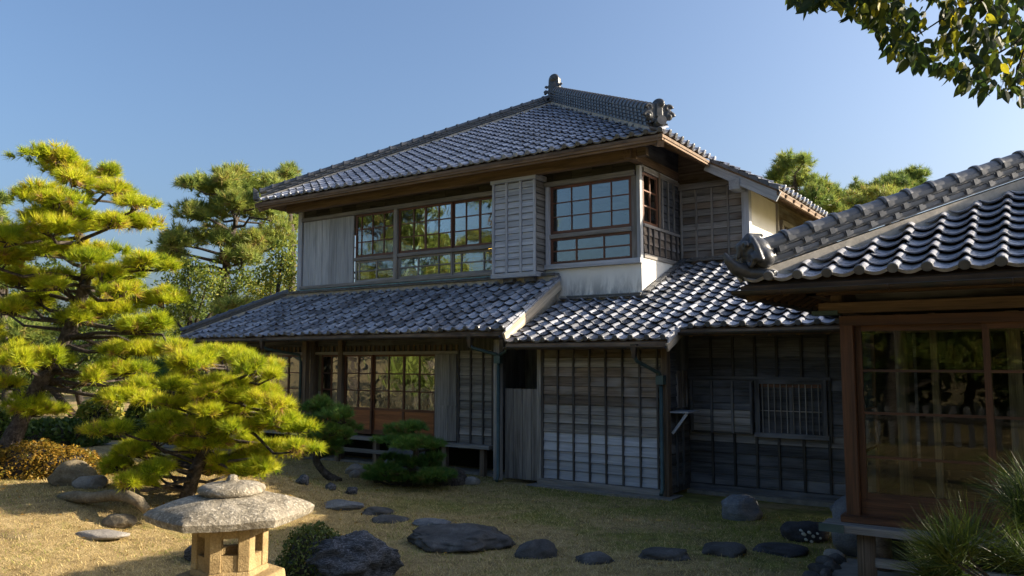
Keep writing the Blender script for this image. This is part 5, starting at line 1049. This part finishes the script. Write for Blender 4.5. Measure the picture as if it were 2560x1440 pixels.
for _ in range(900):
    d = Vector((R.gauss(0, 1), R.gauss(0, 1), R.gauss(0, 1))).normalized()*(R.random()**.4); p = Vector(shade_crown_c)+Vector((d.x*1.1, d.y*1.1, d.z*1.4)); side.append((lm, Matrix.Translation(p) @ Matrix.Rotation(R.uniform(0, 6.3), 4, 'Z') @ Matrix.Rotation(R.uniform(1.5, 3.2), 4, 'X') @ Matrix.Scale(R.uniform(.09, .15), 4)))
shade_leaves = joined(side, 'leaf_mass', 'leaf_o2', OV); tag(shade_leaves, kind='stuff'); shade_leaves.data.attributes.new('tv', 'FLOAT', 'POINT').data.foreach_set('value', np.repeat(NR.uniform(0, 1, len(side)), len(lm.vertices)).astype(np.float32))
for (x0_, y0_), (x1_, y1_) in (((2700, -120), (2200, -20)), ((2620, -60), (2260, 110)), ((2640, 20), (2400, 190)), ((2650, -20), (2520, 250)), ((2300, -20), (2010, -8)), ((2420, 60), (2330, 165)), ((2660, -100), (2450, 60))):
    a, b = sv(x0_, y0_, 4.7), sv(x1_, y1_, 4.6); md_ = (a+b)/2+NR.normal(size=3)*.04+V3(0, 0, .06); MB().tube([a, md_, b], [.010, .007, .003], 6).build('twig', 'bark_d', OV)
    MB().tube([V3(.6, 4.2, 5.0)+NR.normal(size=3)*.05, a], [.02, .011], 6).build('twig', 'bark_d', OV)
# trees behind the photographer, seen mirrored in the windows
for i, (x, y, h, lab) in enumerate(((-26, -1, 13, 'sunny pine mirrored in the left panes of the upper windows'), (-31, -8, 14, 'sunny pine mirrored in the middle panes of the upper windows'), (-22, -5, 11.5, 'sunny pine mirrored beside the shutter case in the upper windows'), (-4, -8, 9, 'dark pine mirrored in the upper panes of the annex doors'), (-8, -13, 10, 'dark pine mirrored low in the annex doors'), (2, -11, 10, 'dark pine mirrored in the right annex door'), (-14, -3, 5, 'low pine mirrored in the ground floor doors'), (-19, 2, 5.5, 'bushy pine mirrored in the ground floor doors'))):
    pd = [(V3(x+R.gauss(0, h*.13), y+R.gauss(0, h*.13), h*q_), h*.17*(1.15-q_*.6), h*.07) for q_ in np.linspace(.22, 1.0, 16)]
    pine('pine_tree', lab, (x, y, 0), [(x, y, -.1), (x+.3, y, h*.35), (x-.2, y+.2, h*.7), (x, y, h)], [.2, .16, .1, .03], pd, 'needle_f', 20, 14, .4, .05, .6, 'pines mirrored in the windows', 'bark', .6, 2, brad=.06)
for i in range(15):
    x = -12+i*1.9+R.uniform(-.6, .6); y = -16+R.uniform(-3, 2); h = R.uniform(6, 9) if x > -9 else R.uniform(4.5, 6)
    cl = [(V3(x+R.gauss(0, .9), y+R.gauss(0, .9), h*q_), 1.5, 1.2) for q_ in (.85, .3, .45, .6, .7, .2)]
    broad('broadleaf_tree', 'dark broadleaf tree of the wood mirrored in the annex doors', (x, y, 0), h, .18, cl, 'leaf_f', 130, .2, .05, 'tree', 'wood mirrored in the annex doors')
PF = thing('paling_fence', (-3, -6, 0), 'old paling fence mirrored low in the annex doors', 'fence')
for i in range(26): B('paling', 'w_dark', PF, -7+i*.3, -7+i*.3+.13+R.uniform(-.02, .02), -6.02, -5.98, 0, .95+R.uniform(-.06, .06))
B('rail', 'w_black', PF, -7, .8, -5.978, -5.94, .6, .68)
# small things far left, seen under the pines
q = gb(465, 1128, 0); sp = MB().lathe((q[0], q[1], 0), [(.14, 0), (.14, .22), (.10, .22), (.09, .5), (.02, .52)], 8, .2, False); tag(sp.build('stone_post', 'stone_g'), 'short grey stone post on the far lawn seen under the low pine', 'post')
a, b = gb(300, 1108, 0), gb(720, 1128, 0); tag(MB().hexa([a-V3(0, .5, .05), b-V3(0, .5, .05), b+V3(0, .5, -.05), a+V3(0, .5, -.05), a+V3(0, -.5, .03), b+V3(0, -.5, .03), b+V3(0, .5, .03), a+V3(0, .5, .03)]).build('garden_path', 'concrete'), 'pale grey path in front of the glazed doors behind the low pine', 'path', kind='structure')
# ------------------------------------------------------------------ grass blades
def grass(name, n, x0_, x1_, y0_, y1_, hgt, wd, label):
    x = NR.uniform(x0_, x1_, n); y = NR.uniform(y0_, y1_, n); ok = ~((y > 11.4) & (x > -8)) & ~((x > -2) & (y > 7.2)) & (np.hypot(x, y) > 2.2) & ~(y > 11.9)
    pat = np.sin(x*1.3+y*.5)*np.cos(y*1.7-x*.8)+.7*np.sin(x*3.1-y*2.3)*np.sin(y*4.1+x); ok &= NR.uniform(-1.6, 1.2, n) < pat+.9
    x, y, pat = x[ok], y[ok], pat[ok]; k = len(x); a = NR.uniform(0, 2*math.pi, k); h = hgt*NR.uniform(.4, 1.3, k); P = np.stack([x, y, gz(x, y)-.003], -1)
    lean = h*NR.uniform(.4, 2.2, k); T = P+np.stack([np.cos(a)*lean, np.sin(a)*lean, h], -1); s_ = np.stack([-np.sin(a), np.cos(a), 0*a], -1)*wd/2
    V = np.stack([P-s_, P+s_, T], 1).reshape(-1, 3); g = noise_green(x, y); tv = np.clip(np.where(NR.uniform(0, 1, k) < g, .02, .6+NR.normal(size=k)*.22), 0, 1)
    o = link(name, mesh_np(name, V, np.arange(len(V)).reshape(-1, 3), 'grass', {'tv': np.repeat(tv, 3)}), None, (0, 0, 0)); return tag(o, label, 'grass', kind='stuff')
def noise_green(x, y): return np.clip(.12+.20*np.sin(x*.9+1)*np.sin(y*1.1+.4)+.2*np.sin(x*2.3+y)*np.sin(y*2.9-x)+.35*np.clip((y-8)/2.5, 0, 1)*np.clip((x+9)/3, 0, 1), 0, .85)
grass('lawn_grass', 260000, -15, .5, 2.2, 11.9, .024, .0075, 'short matted dry grass covering the lawn')
grass('lawn_tufts', 30000, -15, .0, 2.6, 11.6, .045, .008, 'longer dry grass blades standing up in the lawn')
n = 1500; x = np.concatenate([NR.uniform(-13, -.5, n//3), NR.normal(-10.5, 1.6, n-n//3)]); y = np.concatenate([NR.uniform(3.5, 11, n//3), NR.normal(7.0, 1.5, n-n//3)]); V, F_, tv = leaves(np.stack([x, y, gz(x, y)+.02], -1), .022, NR.uniform(.45, .85, n), 3.0)
tag(link('fallen_leaves', mesh_np('fallen_leaves', V, F_, 'leaf_h', {'tv': tv}), None, (0, 0, 0)), 'brown fallen leaves scattered thinly over the lawn', 'leaves', kind='stuff')
